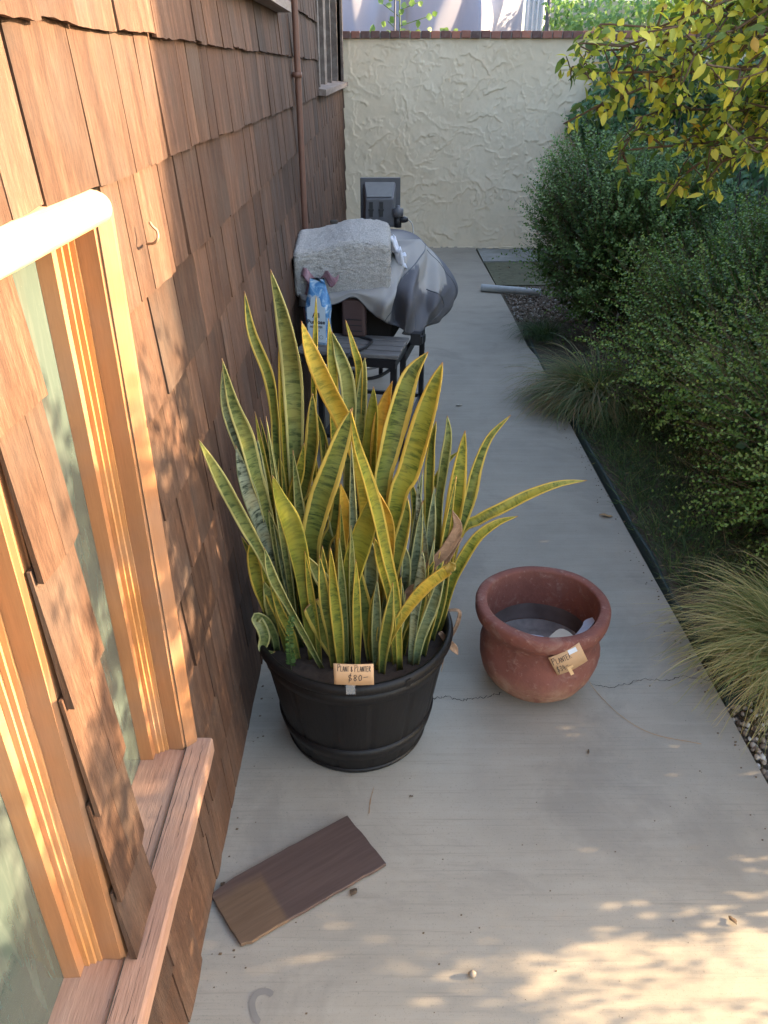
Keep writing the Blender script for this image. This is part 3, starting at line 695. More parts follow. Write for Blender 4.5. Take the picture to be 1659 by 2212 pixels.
LV = [
 ([(240,-188),(270,-20),(336,150),(362,310),(372,500),(420,1130)], 50, 'leaf_green', .03, .5),
 ([(344,-274),(392,-90),(425,95),(440,300),(447,600),(470,1120)], 96, 'leaf_pale', 0, .2),
 ([(392,-130),(402,20),(405,200),(410,420),(445,1110)], 62, 'leaf_lime', 0, .1),
 ([(468,-68),(505,50),(570,200),(640,340),(705,520),(735,800),(745,1180)], 92, 'leaf_yellow', -.02, .1),
 ([(527,-167),(524,0),(518,200),(520,500),(530,1100)], 26, 'leaf_lime', .03, .3),
 ([(577,-78),(588,60),(596,180),(600,400),(615,1110)], 44, 'leaf_lime', .05, -.2),
 ([(590,-25),(618,60),(650,170),(662,320),(655,600),(640,1100)], 62, 'leaf_pale', .03, .3),
 ([(644,-73),(678,40),(700,130),(694,320),(690,600),(690,1100)], 36, 'leaf_lime', .04, .2),
 ([(722,77),(714,180),(704,320),(695,600),(680,1110)], 50, 'leaf_pale', .04, 0),
 ([(757,195),(752,320),(735,520),(728,720),(735,1150)], 72, 'leaf_olive', .03, 0),
 ([(832,172),(795,290),(775,430),(768,600),(765,1150)], 74, 'leaf_orange', .03, .2),
 ([(975,55),(905,150),(858,300),(820,450),(785,640),(755,1190)], 112, 'leaf_green', .02, .1),
 ([(1033,97),(990,220),(945,370),(895,540),(845,680),(785,1200)], 112, 'leaf_lime', 0, -.1),
 ([(1007,332),(990,430),(980,560),(975,750),(955,1140)], 44, 'leaf_green', .02, .3),
 ([(1052,310),(1055,400),(1032,560),(1015,720),(1000,1140)], 44, 'leaf_pale', .02, .5),
 ([(1123,370),(1105,500),(1085,650),(1060,800),(1012,1150)], 84, 'leaf_lime', 0, .1),
 ([(1305,308),(1220,400),(1170,520),(1140,650),(1070,850),(1005,1140)], 52, 'leaf_green', .02, .1),
 ([(1612,570),(1500,583),(1380,625),(1270,680),(1180,725),(1090,800),(1012,1130)], 50, 'leaf_lime', .02, .2),
 ([(1335,712),(1250,740),(1170,800),(1105,900),(1060,1000),(1015,1170)], 48, 'leaf_lime', 0, .3),
 ([(150,82),(195,260),(248,400),(290,560),(335,720),(430,1170)], 74, 'leaf_pale', -.12, .1),
 ([(152,120),(160,250),(190,350),(240,480),(300,650),(420,1170)], 50, 'leaf_blue', -.10, .5),
 ([(55,405),(120,520),(185,640),(250,760),(330,910),(470,1240)], 60, 'leaf_pale', -.16, .2),
 ([(205,430),(240,560),(285,700),(335,850),(435,1190)], 64, 'leaf_banded', -.06, .1),
 ([(292,400),(302,540),(318,720),(340,900),(400,1170)], 58, 'leaf_blue', -.03, .1),
 ([(352,550),(385,650),(430,750),(465,890),(490,1060),(520,1290)], 92, 'leaf_olive', -.05, .1),
 ([(435,205),(446,300),(450,440),(465,700),(480,1100)], 36, 'leaf_blue', 0, 0),
 ([(512,220),(512,330),(508,450),(475,600),(445,720),(460,1150)], 76, 'leaf_green', .02, .1),
 ([(480,420),(462,530),(435,640),(430,800),(450,1150)], 48, 'leaf_lime', -.02, .2),
 ([(672,280),(630,400),(575,560),(530,700),(505,880),(555,1230)], 118, 'leaf_green', -.03, -.1),
 ([(600,560),(615,650),(598,760),(560,860),(565,1180)], 60, 'leaf_green', -.01, .2),
 ([(664,285),(692,430),(740,580),(778,720),(812,880),(850,1060),(862,1330)], 54, 'leaf_lime', -.10, .1),
 ([(768,605),(745,700),(702,830),(668,960),(652,1120),(648,1290)], 100, 'leaf_olive', -.07, .15),
 ([(775,612),(808,720),(812,850),(800,1000),(795,1240)], 62, 'leaf_orange', -.05, .5),
 ([(893,640),(885,730),(852,860),(820,1000),(775,1250)], 62, 'leaf_green', -.03, .1),
 ([(883,830),(888,910),(882,1010),(868,1250)], 44, 'leaf_blue', -.02, .1),
 ([(952,850),(948,950),(922,1100),(905,1310)], 46, 'leaf_banded', -.02, .1),
 ([(935,560),(940,700),(958,850),(962,1000),(948,1210)], 36, 'leaf_banded', .02, .1),
 ([(1000,590),(988,750),(978,900),(965,1190)], 40, 'leaf_blue', .01, .3),
 ([(270,795),(275,880),(300,990),(335,1090),(365,1230)], 62, 'leaf_lime', -.05, .3),
 ([(318,975),(345,1050),(360,1140),(362,1240)], 60, 'leaf_pale', -.04, .6),
 ([(338,690),(365,800),(390,950),(420,1200)], 42, 'leaf_pale', -.02, .2),
 ([(490,870),(535,940),(582,1020),(600,1120),(630,1290)], 62, 'leaf_pale', -.02, .3),
 ([(545,640),(562,750),(590,890),(600,1180)], 58, 'leaf_blue', 0, .1),
 ([(625,580),(642,700),(625,860),(600,1200)], 56, 'leaf_orange', 0, .4),
 ([(735,790),(748,900),(745,1050),(742,1280)], 66, 'leaf_blue', -.02, .1),
 ([(690,900),(702,1000),(725,1100),(745,1290)], 70, 'leaf_green', -.02, .1),
 ([(675,500),(692,620),(702,760),(700,1150)], 46, 'leaf_blue', .02, 0),
 ([(320,840),(355,960),(420,1080),(550,1320)], 42, 'leaf_pale', -.03, .3),
 ([(655,690),(690,820),(700,960),(690,1200)], 50, 'leaf_olive', .01, .2),
 ([(1000,890),(975,960),(950,1100),(935,1270)], 36, 'leaf_green', 0, .2),
 ([(1060,830),(1045,930),(1025,1060),(990,1210)], 46, 'leaf_green', .02, .1),
 ([(1010,860),(1005,950),(990,1080),(968,1220)], 40, 'leaf_green', .02, .1),
 ([(760,800),(790,900),(830,1060),(845,1310)], 52, 'leaf_lime', -.04, .1),
 ([(380,470),(392,600),(400,800),(425,1120)], 46, 'leaf_green', 0, .2),
 ([(530,300),(560,430),(570,600),(590,1110)], 44, 'leaf_green', .04, .2),
 ([(860,560),(870,700),(850,900),(830,1170)], 50, 'leaf_green', .03, .3),
 ([(1100,450),(1040,510),(975,640),(940,780),(920,1120)], 28, 'leaf_lime', .03, .3),
 ([(905,560),(925,700),(915,900),(900,1150)], 40, 'leaf_green', .04, .3),
]
for L in LV:
    pts, w_, mt, dy, tw = L; leaf(pts, w_*(.92 if w_ < 70 else .84), mt, dy, tw)
# bent, broken and curled leaves
leaf([(1062,925),(1030,945),(960,1000),(890,1085),(825,1190),(772,1330)], 50, 'leaf_yellow', -.04, .1, blunt=True)
leaf([(1085,905),(1068,915),(1045,930)], 40, 'leaf_orange', 0, .4, base=False, by=1.5)
leaf([(505,1065),(535,1130),(575,1210),(612,1290)], 84, 'leaf_green', -.02, .1, blunt=True, gut=.2)
leaf([(365,1255),(330,1258),(312,1240),(322,1200),(310,1160),(290,1125),(296,1118),(330,1135),(360,1190),(372,1255)], 46, 'leaf_pale', -.05, .5)
# dark short leaves deep in the clump
for k in range(50):
    a = random.uniform(0, 2*PI) if k < 36 else random.uniform(-2.9, -.25); r = .222*random.random()**.4 if k < 36 else random.uniform(.15, .215)
    x, y = PX+r*math.cos(a), PY+r*math.sin(a)*.8
    def px(X, Y, Z):
        Zr = Z-H; d = Y*CT-Zr*ST; return ((829.5+FPX*X/d-398.2)/.54, (1106-FPX*(Y*ST+Zr*CT)/d-730)/.54)
    h = random.uniform(.20, .42)+(.26*random.random() if y > PY-.06 else 0); lx = (x-PX)*random.uniform(.1, .5); ly = (y-PY)*.3
    leaf([px(x+lx, y, .32+h), px(x+lx*.6, y, .32+h*.6), px(x+lx*.2, y, .32+h*.3), px(x, y, .318)], random.uniform(28, 50), random.choice(['leaf_green', 'leaf_blue', 'leaf_green', 'leaf_pale', 'leaf_lime']), ly, random.uniform(-.6, .6))
# dry brown leaves
for pts, w_, by, dy in (([(1072,690),(1092,760),(1045,850),(975,920),(925,1000)], 46, 1.62, 0), ([(1112,800),(1062,845),(1030,900),(1010,980)], 52, 1.66, 0), ([(930,980),(900,1020),(862,1075)], 36, 1.6, 0)):
    leaf(pts, w_, 'leaf_dead', dy, .3, base=False, by=by, gut=.5, name='dry_leaf_blade')
leaf([(1028,1335),(1045,1240),(1085,1160),(1100,1115),(1098,1092),(1070,1088),(1030,1098)], 15, 'leaf_dead', .01, .3, base=False, by=1.74, name='dry_leaf_blade')
leaf([(1095,1268),(1078,1240),(1050,1210),(1022,1178)], 30, 'leaf_dead', 0, .2, base=False, by=1.66, name='dry_leaf_blade')
# weed sprig
weed = empty('weed_sprig', gz(*C8(428,1330), .318), 'thin green weed sprig with tiny leaves in the left front of the barrel planter', 'plant')
b0 = gz(*C8(428,1330), .318); P = [b0]+[gy(*C8(x, y), b0.y) for x, y in ((425,1270),(420,1200),(430,1115))]
S = spline(P, 26); MB().tube(S, .0012, 6).build('stem', M['weed_leaf'], weed, True)
m = MB()
for i in range(3, 26):
    for sgn in (-1, 1):
        c = Vector(tuple(S[i])); d = Vector((sgn*random.uniform(.6, 1), random.uniform(-.5, .5), .4)).normalized(); l = .017*(1-.4*i/26); s_ = d.cross(Vector((0, 1, 0))).normalized()*l*.3
        m.add([c, c+d*l*.5+s_, c+d*l, c+d*l*.5-s_], [(0,1,2,3)], random.random())
m.build('leaves', M['weed_leaf'], weed)
# ------------------------------------------------------------------ handwriting
GL = {'P': [[(0,0),(.15,1)],[(.1,.95),(.6,1),(.65,.7),(.1,.5)]], 'L': [[(.15,1),(0,.05),(.5,0)]], 'A': [[(0,0),(.35,1),(.6,0)],[(.1,.4),(.55,.42)]],
      'N': [[(0,0),(.1,.95),(.5,.05),(.62,1)]], 'T': [[(.3,.95),(.22,0)],[(0,.92),(.65,1)]], 'E': [[(.5,.98),(.1,.95),(0,0),(.5,.02)],[(.06,.5),(.4,.55)]],
      'R': [[(0,0),(.1,.95)],[(.05,.95),(.5,.95),(.5,.65),(.08,.5),(.6,0)]], '&': [[(.5,.1),(.1,.75),(.3,1),(.4,.75),(.05,.3),(.2,0),(.55,.4)]],
      '$': [[(.55,.85),(.2,.95),(.1,.6),(.5,.4),(.4,.1),(0,.15)],[(.45,1.25),(.1,-.3)]], '8': [[(.3,.5),(.1,.8),(.35,1),(.5,.75),(.1,.3),(.25,0),(.5,.2),(.3,.5)]],
      '0': [[(.3,1),(.05,.6),(.15,.05),(.45,.2),(.5,.8),(.3,1)]], '-': [[(0,.55),(.7,.65)]], '3': [[(.05,.9),(.4,1),(.45,.7),(.2,.5),(.5,.3),(.3,0),(0,.1)]], '4': [[(.3,1),(0,.4),(.6,.45)],[(.45,.8),(.35,0)]]}
def write(txt, o, ux, uy, nz_, size, wd, caps=(), BL_=None, cw_=1, curl=.003, fit=None):
    """strokes on a card: o origin, ux/uy unit axes, nz_ normal"""
    m = MB(); x = 0; n = Vector(nz_).normalized()
    tot = sum(.45*size if c == ' ' else .72*size*(1.35 if i in caps else 1) for i, c in enumerate(txt)); xs = fit/tot if fit else 1.0
    for i, ch in enumerate(txt):
        if ch == ' ': x += .45*size; continue
        s = size*(1.35 if i in caps else 1)
        for st in GL[ch]:
            P = [Vector(o)+ux*((x+p[0]*s*.85)*xs)+uy*(p[1]*s) for p in st]
            if len(P) > 2: P = [Vector(tuple(q)) for q in spline(P, len(P)*4)]
            P = [p-n*((p-BL_).dot(n))+n*(curl*math.sin(PI*max(0, min(1, (p-BL_).dot(ux)/cw_)))+.0009) for p in P]
            for a, b in zip(P, P[1:]):
                t = (b-a); 
                if t.length < 1e-6: continue
                sd_ = n.cross(t.normalized())*wd/2; e = t.normalized()*wd*.3
                m.add([a-e+sd_, a-e-sd_, b+e-sd_, b+e+sd_], [(0,1,2,3)], .5)
        x += s*.72
    return m
def card(name, TL, TR, BL, label, cat, mat='card', curl=.003):
    TL, TR, BL = map(Vector, (TL, TR, BL)); ux = (TR-TL); uy = (TL-BL); n = ux.cross(uy).normalized(); V = []; N = 12
    org = BL
    for j in range(3):
        for i in range(N+1): V.append(BL+ux*(i/N)+uy*(j/2)+n*(curl*math.sin(PI*i/N)))
    F = [(j*(N+1)+i, j*(N+1)+i+1, (j+1)*(N+1)+i+1, (j+1)*(N+1)+i) for j in range(2) for i in range(N)]
    o = mk(name, V, F, M[mat], None, True, origin=tuple(org)); tag(o, label, cat)
    so = o.modifiers.new('s', 'SOLIDIFY'); so.thickness = .0006; so.offset = -1
    return o, ux.normalized(), uy.normalized(), n
Yc = PY-R-.006
TL, TR, BL = gy(720,1433,Yc+.004), gy(807,1434,Yc+.004), gy(722,1478,Yc)
c1, ux, uy, n_ = card('price_tag', TL, TR, BL, 'small tan paper price tag reading Plant & Planter $80 taped to the black barrel rim', 'sign')
cw = (TR-TL).length; chh = (TL-BL).length
m1 = write('PLANT & PLANTER', BL+ux*cw*.10+uy*chh*.66, ux, uy, n_, chh*.24, .0012, (0, 8), BL, cw, .003, cw*.84)
m2 = write('$80-', BL+ux*cw*.36+uy*chh*.22, ux, uy, n_, chh*.28, .0015, (), BL, cw)
m1.add(m2.v, m2.f); m1.build('handwriting', M['ink'], c1)
tq = gy(757,1478,Yc-.001); tape = MB(); tape.obox(tq+Vector((0,.001,-.016)), (.011,0,0), (0,.0003,0), (0,-.002,.018)); 
t = NT('clear_tape'); t.b.inputs['Alpha'].default_value = .18; M['clear_tape'] = t.fin((.8,.8,.8), .15)
tape.build('tape', M['clear_tape'], c1)
# ------------------------------------------------------------------ terracotta pot
QX, QY = .468, 1.885
pot = empty('terracotta_pot', (QX, QY, 0), 'round weathered terracotta pot with a thick rim standing empty on the concrete', 'pot')
def wob(a, z): return 1+.012*math.sin(3*a+z*20)+.006*math.sin(7*a+2)+(.03*max(0, math.sin(5*a+22*z+math.sin(3*a)))**2*max(0, 1-abs(z-.11)/.07)+.016*max(0, math.sin(9*a-40*z))**3*max(0, 1-abs(z-.12)/.07))
pr_ = [(.0,.004),(.085,.0),(.118,.010),(.150,.034),(.169,.068),(.178,.105),(.177,.145),(.171,.178),(.1685,.198),(.170,.212),(.175,.225),(.184,.238),(.192,.248),(.1965,.261),(.197,.277),(.1935,.2865),(.187,.2893),(.168,.2897),(.1648,.2875),(.1638,.282),(.163,.265),(.1625,.24)]
MB().lathe(pr_, QX, QY, 96, fn=wob).build('body', M['terracotta'], pot, True)
MB().lathe([(.1625,.24),(.161,.20),(.160,.165)], QX, QY, 96, fn=wob).build('inner_band', M['terracotta'], pot, True)
MB().lathe([(.160,.165),(.1615,.14),(.161,.12),(.158,.108)], QX, QY, 96, fn=wob).build('inside', M['pot_inside'], pot, True)
MB().lathe([(.158,.108),(.13,.094),(.09,.102),(.04,.096),(0,.10)], QX, QY, 60, fn=lambda a, z: 1).build('dirt', simple('pot_dirt', (.20,.175,.16), .9, nscale=35, namt=.4, bs=.8), pot, True)
m = MB()
for (az, z0, s) in ((-2.1,.09,1),(-1.5,.11,.9),(-.9,.10,1.1),(-.4,.13,.8),(0.0,.10,1),(3.3,.12,1),(2.9,.09,.9)):
    P = []
    for k in range(14):
        q = k/13; a = az+.16*s*math.cos(q*5.5); z = z0+.045*s*math.sin(q*5.5)+.01*q
        rr = np.interp(z, [p[1] for p in pr_[1:10]], [p[0] for p in pr_[1:10]])*wob(a, z)
        P.append((QX+rr*math.cos(a), QY+rr*math.sin(a), z))
    pass
# shards inside
def shard(label, pix, z, depth, mat):
    P = [gz(u, v, z) for u, v in pix]; S = [Vector(tuple(q)) for q in spline([tuple(p) for p in P]+[tuple(P[0])], len(P)*4+1)][:-1]; n = len(S)
    V = [p+Vector((random.uniform(-.001,.001), random.uniform(-.001,.001), .02*(i/n-.5))) for i, p in enumerate(S)]; V += [Vector((p.x+.012*(QX-p.x)/.15, p.y+.012*(QY-p.y)/.15, .09)) for p in S]
    F = [tuple(range(n-1, -1, -1)), tuple(range(n, 2*n))]+[(i, (i+1) % n, n+(i+1) % n, n+i) for i in range(n)]
    o = mk('pottery_shard', V, F, M[mat], None, origin=(P[0].x, P[0].y, .05)); tag(o, label, 'shard', 'broken pieces inside the terracotta pot')
shard('curved blue grey pottery shard leaning on the right inner wall of the terracotta pot', [(1216,1381),(1238,1371),(1258,1350),(1264,1338),(1286,1333),(1280,1350),(1264,1368),(1245,1380)], .215, .1, 'shard_a')
shard('tan flat pottery shard lying at the front inside the terracotta pot', [(1176,1380),(1210,1355),(1236,1369),(1238,1379),(1212,1386)], .20, .1, 'shard_b')
shard('dark blue shard sliver lying at the left front inside the terracotta pot', [(1086,1343),(1108,1352),(1135,1366),(1172,1373),(1172,1382),(1132,1378),(1098,1362)], .20, .1, 'shard_a')
# its tag
def potpt(u, v, rr): # point on a vertical cylinder round the pot
    r_ = Vector(ray(u, v)); o = Vector((-QX, -QY)); A = r_.x**2+r_.y**2; B_ = 2*(r_.x*o.x+r_.y*o.y); C_ = o.length_squared-rr*rr
    k = (-B_-math.sqrt(B_*B_-4*A*C_))/(2*A); return Vector((r_.x*k, r_.y*k, H+r_.z*k))
TL, TR, BL = potpt(1184,1421,.190), potpt(1251,1388,.200), potpt(1204,1459,.182)
c2, ux, uy, n_ = card('price_tag', TL, TR, BL, 'tan paper price tag reading Planter $34 taped crookedly on the terracotta pot', 'sign', curl=.006)
cw = (TR-TL).length; chh = (TL-BL).length
m1 = write('PLANTER', BL+ux*cw*.05+uy*chh*.58, ux, uy, n_, chh*.26, .0014, (0,), BL, cw, .006, cw*.60)
m2 = write('$34-', BL+ux*cw*.08+uy*chh*.16, ux, uy, n_, chh*.28, .0014, (), BL, cw, .006, cw*.36); m1.add(m2.v, m2.f); m1.build('handwriting', M['ink'], c2)
m = MB(); a = BL+ux*cw*.73+uy*chh*.86+n_*.006; m.obox(a, ux*.0125, uy*.009, n_*.0003); m.build('white_tape', M['tape'], c2)
m = MB(); a = BL+ux*cw*.42+uy*chh*.02+n_*.0068; m.obox(a, ux*.005, uy*.018, n_*.0003).obox(a+uy*.014+n_*.0007+ux*.004, ux*.009, uy*.004, n_*.0003); m.build('tan_tape', M['tag_tape'], c2)
# ------------------------------------------------------------------ cedar shake on the ground
c = [gz(455,1940), gz(520,2047), gz(545,2040), gz(835,1872), gz(750,1768), gz(505,1902)]
ctr = sum((Vector(p) for p in c), Vector())/6
xdir = (c[4]-c[5]).normalized(); angs = math.atan2(xdir.y, xdir.x)
out = []
for i in range(6):
    a, b = c[i], c[(i+1) % 6]; n = max(2, int((b-a).length/.02))
    for k in range(n): out.append(a.lerp(b, k/n)+Vector((random.uniform(-.0012,.0012), random.uniform(-.0012,.0012), 0)))
n = len(out); ca, sa = math.cos(-angs), math.sin(-angs)
def loc(p): d = p-ctr; return Vector((d.x*ca-d.y*sa, d.x*sa+d.y*ca, p.z))
V = [loc(Vector((p.x, p.y, .003))) for p in out]+[loc(Vector((p.x, p.y, .013))) for p in out]
F = [tuple(range(n-1, -1, -1)), tuple(range(n, 2*n))]+[(i, (i+1) % n, n+(i+1) % n, n+i) for i in range(n)]
# stained half of the board has its own shape: weathered where it was exposed, dark where it was covered
t = NT('board'); tc = t.n('ShaderNodeTexCoord'); sp = t.n('ShaderNodeSeparateXYZ'); t.l(tc.outputs['Object'], sp.inputs[0])
gv = t.coord('Object', (3, 55, 10)); g1 = t.noise(gv, 1.5, 5, .6, .3); g2 = t.noise(t.coord('Object', (8, 160, 10)), 1.5, 3)
cA = t.ramp(g1, [(.3, (.115,.068,.038)), (.6, (.15,.092,.054)), (.8, (.18,.12,.072))]); cB = t.ramp(g1, [(.3, (.070,.042,.034)), (.7, (.105,.068,.054))])
xm = t.n('ShaderNodeMapRange'); xm.inputs['From Min'].default_value = -.03; xm.inputs['From Max'].default_value = -.018; t.l(sp.outputs['X'], xm.inputs['Value'])
dn = t.noise(t.coord('Object', (6, 6, 6)), 2, 3); yy = t.n('ShaderNodeMath', operation='MULTIPLY_ADD'); yy.inputs[1].default_value = -.03; t.l(dn, yy.inputs[0]); t.l(sp.outputs['Y'], yy.inputs[2])
ym = t.n('ShaderNodeMapRange'); ym.inputs['From Min'].default_value = .022; ym.inputs['From Max'].default_value = .05; t.l(yy.outputs[0], ym.inputs['Value'])
fm = t.n('ShaderNodeMath', operation='MAXIMUM'); t.l(xm.outputs[0], fm.inputs[0]); t.l(ym.outputs[0], fm.inputs[1])
cc = t.mix(fm.outputs[0], cA, cB); cc = t.mix(t.ramp(g2, [(.5, 0), (.75, .22)]), cc, (.05,.03,.022))
M['board'] = t.fin(cc, .55, t.bump(g2, .2, .001), .4)
bo = mk('wood_shake', V, F, M['board']); bo.location = (ctr.x, ctr.y, 0); bo.rotation_euler = (0, 0, angs)
tag(bo, 'loose flat brown cedar shake lying on the concrete near the wall', 'board'); bevel(bo, .0015, 2)
# ------------------------------------------------------------------ grill cart
GO = Vector((.05, 3.17, 0)); E1 = Vector((.98, -.2, 0)).normalized(); E2 = Vector((.2, .98, 0)).normalized()
def G(a, b, z): return GO+E1*a+E2*b+Vector((0, 0, z))
grill = empty('grill_cart', (.0, 3.7, 0), 'barbecue cart on thin dark legs with a slatted side shelf, mostly under its cover', 'grill')
m = MB()
for k in range(4):
    b = .005+k*.070
    m.obox(G(-.215, b+.032, .600), E1*.222, E2*.028, Vector((0,0,.009)), .35+.12*k)
bevel(m.build('side_shelf', M['slat'], grill), .003)
m = MB()
m.obox(G(-.215, .012, .572), E1*.21, E2*.008, Vector((0,0,.018))).obox(G(-.010, .14, .572), E1*.008, E2*.14, Vector((0,0,.018))).obox(G(-.42, .14, .572), E1*.008, E2*.14, Vector((0,0,.018)))
m.obox(G(-.012, .60, .52), E1*.008, E2*.33, Vector((0,0,.02))).obox(G(-.42, .60, .52), E1*.008, E2*.33, Vector((0,0,.02)))
m.build('frame', M['dark_metal'], grill); m = MB()
m.obox(G(-.215, .28, .10), E1*.21, E2*.010, Vector((0,0,.010))).obox(G(-.215, .90, .10), E1*.21, E2*.010, Vector((0,0,.010)))
m.obox(G(-.03, .60, .10), E1*.010, E2*.32, Vector((0,0,.009))).obox(G(-.40, .60, .10), E1*.010, E2*.32, Vector((0,0,.009)))
m.build('lower_rack', M['dark_metal'], grill)
for (a, b) in ((-.018, .27), (-.41, .27), (-.030, .90), (-.41, .90)):
    bevel(MB().obox(G(a, b, .29 if b < .5 else .32), E1*.013, E2*.013, Vector((0,0,.29 if b < .5 else .32))).build('leg', M['dark_metal'], grill), .003)
MB().obox(G(-.018, .045, .47), E1*.013, E2*.013, Vector((0,0,.12))).build('shelf_bracket', M['dark_metal'], grill)
m = MB(); m.obox(G(-.24, .62, .63), E1*.15, E2*.25, Vector((0,0,.08)))
bevel(m.build('firebox', M['felt'], grill), .02, 3)
for (b, z) in ((.33, .59), (.40, .575)):
    MB().obox(G(.03, b, z), E1*.022, E2*.022, Vector((0,0,.026))).obox(G(.055, b, z-.004), E1*.006, E2*.014, Vector((0,0,.016))).build('knob', M['rubber'], grill)
m = MB(); m.lathe([(.0,.535),(.15,.535),(.165,.552),(.168,.553),(.153,.534),(0,.531)], G(-.2,.16,0).x, G(-.2,.16,0).y, 40); m.build('drip_pan', simple('steel', (.45,.45,.46), .3, metal=.8), grill, True)
P = [gy(850,787,3.5), gy(838,802,3.45), gy(815,814,3.4), gy(790,818,3.4), gy(760,812,3.4), gy(720,800,3.45)]
MB().tube(spline(P, 30), .008, 8).build('gas_hose', M['hose'], grill, True)
# ------------------------------------------------------------------ cover
cov = empty('grill_cover', tuple(G(-.14, .62, .55)), 'wrinkled grey and beige fabric grill cover hanging over the barbecue', 'cover')
COLS = [
 [(640,628,3.50),(645,634,3.47),(648,640,3.46),(650,645,3.45),(652,650,3.45),(652,655,3.45),(652,662,3.45)],
 [(718,625,3.50),(718,632,3.46),(719,638,3.44),(720,644,3.43),(720,648,3.43),(720,652,3.43),(720,657,3.43)],
 [(765,620,3.52),(765,626,3.46),(765,629,3.44),(765,632,3.42),(765,634,3.42),(765,637,3.42),(765,641,3.42)],
 [(810,612,3.56),(812,622,3.46),(812,632,3.42),(812,642,3.40),(810,652,3.40),(806,662,3.41),(800,672,3.42)],
 [(850,560,3.66),(850,590,3.56),(848,615,3.48),(845,638,3.41),(840,656,3.37),(834,672,3.37),(828,692,3.40)],
 [(880,530,3.80),(876,560,3.68),(866,600,3.57),(858,635,3.49),(856,662,3.49),(858,690,3.50),(862,704,3.47)],
 [(905,518,3.88),(905,550,3.74),(896,590,3.59),(888,625,3.44),(888,655,3.38),(884,690,3.40),(878,720,3.44)],
 [(918,530,3.92),(925,560,3.82),(922,600,3.70),(915,632,3.62),(912,665,3.61),(910,695,3.58),(905,722,3.56)],
 [(930,540,3.98),(948,570,3.86),(955,610,3.73),(952,640,3.64),(945,665,3.60),(938,684,3.62),(932,702,3.68)],
 [(938,548,4.05),(962,575,4.0),(980,605,3.95),(984,630,3.92),(975,655,3.88),(964,675,3.86),(957,686,3.86)],
 [(930,540,4.25),(955,570,4.3),(970,605,4.3),(972,630,4.3),(965,650,4.3),(955,665,4.3),(948,672,4.3)],
 [(870,498,4.40),(872,520,4.44),(874,545,4.46),(876,570,4.46),(878,590,4.46),(880,610,4.46),(880,625,4.46)],
 [(700,500,4.40),(700,520,4.44),(700,545,4.46),(700,570,4.46),(700,590,4.46),(700,610,4.46),(700,625,4.46)],
 [(665,540,4.0),(662,560,3.98),(660,580,3.97),(660,600,3.96),(660,615,3.96),(660,630,3.96),(660,640,3.96)]]
TC = [[1]*7, [1]*7, [1]*7, [1]*7, [1,1,1,1,1,1,.8], [1,1,.8,0,0,0,0], [1,.9,.2,0,0,0,0], [1,1,1,.5,0,0,0], [.7,.8,.8,.3,0,0,0], [0]*7, [0]*7, [.5]*7, [.5]*7, [1]*7]
NR, SUBC = 30, 12
colw = []
for c_ in COLS: colw.append([np.array(p) for p in spline([tuple(gy(*q)) for q in c_], NR)])
NC = len(COLS); V = []; TT = []; 
def crs(a, b, c, d, t): return .5*((2*b)+(-a+c)*t+(2*a-5*b+4*c-d)*t*t+(-a+3*b-3*c+d)*t**3)
grid = []
for i in range(NC):
    for s_ in range(SUBC):
        t_ = s_/SUBC; colp = []
        for j in range(NR):
            P = crs(colw[(i-1) % NC][j], colw[i][j], colw[(i+1) % NC][j], colw[(i+2) % NC][j], t_)
            g_ = i+t_; q = j/(NR-1)
            am = .013*min(1, max(0, (g_-3.2)/1.5))*min(1, q*2.2)
            f_ = am*.9*(math.sin(3.9*g_+5*q+1)+.45*math.sin(7.1*g_-7*q)-.9*abs(math.sin(2.3*g_+6*q)))
            P = P+np.array([f_*.7, -f_, f_*.3]); colp.append(P)
            tj = q*6; k0 = min(5, int(tj)); ta = TC[i][k0]+(TC[i][k0+1]-TC[i][k0])*(tj-k0); i2 = (i+1) % NC; tb = TC[i2][k0]+(TC[i2][k0+1]-TC[i2][k0])*(tj-k0)
            V.append(P); tt = ta+(tb-ta)*t_; TT.append(1.0 if tt > .5 else 0.0)
        grid.append(colp)
M_ = NC*SUBC
F = [(i*NR+j, i*NR+j+1, ((i+1) % M_)*NR+j+1, ((i+1) % M_)*NR+j) for i in range(M_) for j in range(NR-1)]
cen = len(V); V.append(np.array([-.12, 3.98, .90])); TT.append(1.0)
mid0 = len(V)
for i in range(M_): V.append(V[i*NR]*.5+V[cen]*.5+np.array([0, 0, .012*math.sin(i*.3)])); TT.append(1.0)
F += [(i*NR, ((i+1) % M_)*NR, mid0+(i+1) % M_, mid0+i) for i in range(M_)]+[(mid0+i, mid0+(i+1) % M_, cen) for i in range(M_)]
o = mk('fabric', V, F, M['cover'], cov, True, col=TT); so = o.modifiers.new('s', 'SOLIDIFY'); so.thickness = .003; so.offset = 1
MB().tube([grid[i % M_][NR-1] for i in range(M_+1)], .0035, 6).build('hem_piping', M['piping'], cov, True)
def seam(pts):      # (column, row 0..1) way points on the cloth
    S = spline(pts, 60); P = []
    for g_, q in S:
        i = int(g_*SUBC); j = min(NR-1, int(q*(NR-1))); a = grid[i % M_][j]; b = grid[(i+1) % M_][j]; f_ = g_*SUBC-i; j2 = min(NR-1, j+1); h = q*(NR-1)-j
        P.append(Vector(a*(1-f_)*(1-h)+b*f_*(1-h)+grid[i % M_][j2]*(1-f_)*h+grid[(i+1) % M_][j2]*f_*h)+Vector((.001, -.003, .001)))
    MB().tube(P, .0036, 6).build('seam_piping', M['piping'], cov, True)
seam([(7.0, .0), (6.0, .22), (5.1, .45), (4.6, .68), (4.1, 1)])
seam([(7.1, .05), (8.2, .18), (9.0, .36), (9.2, .6), (9.1, .9)])
seam([(7.2, .45), (8.1, .50), (8.5, .65), (8.4, .82), (7.8, .98)])
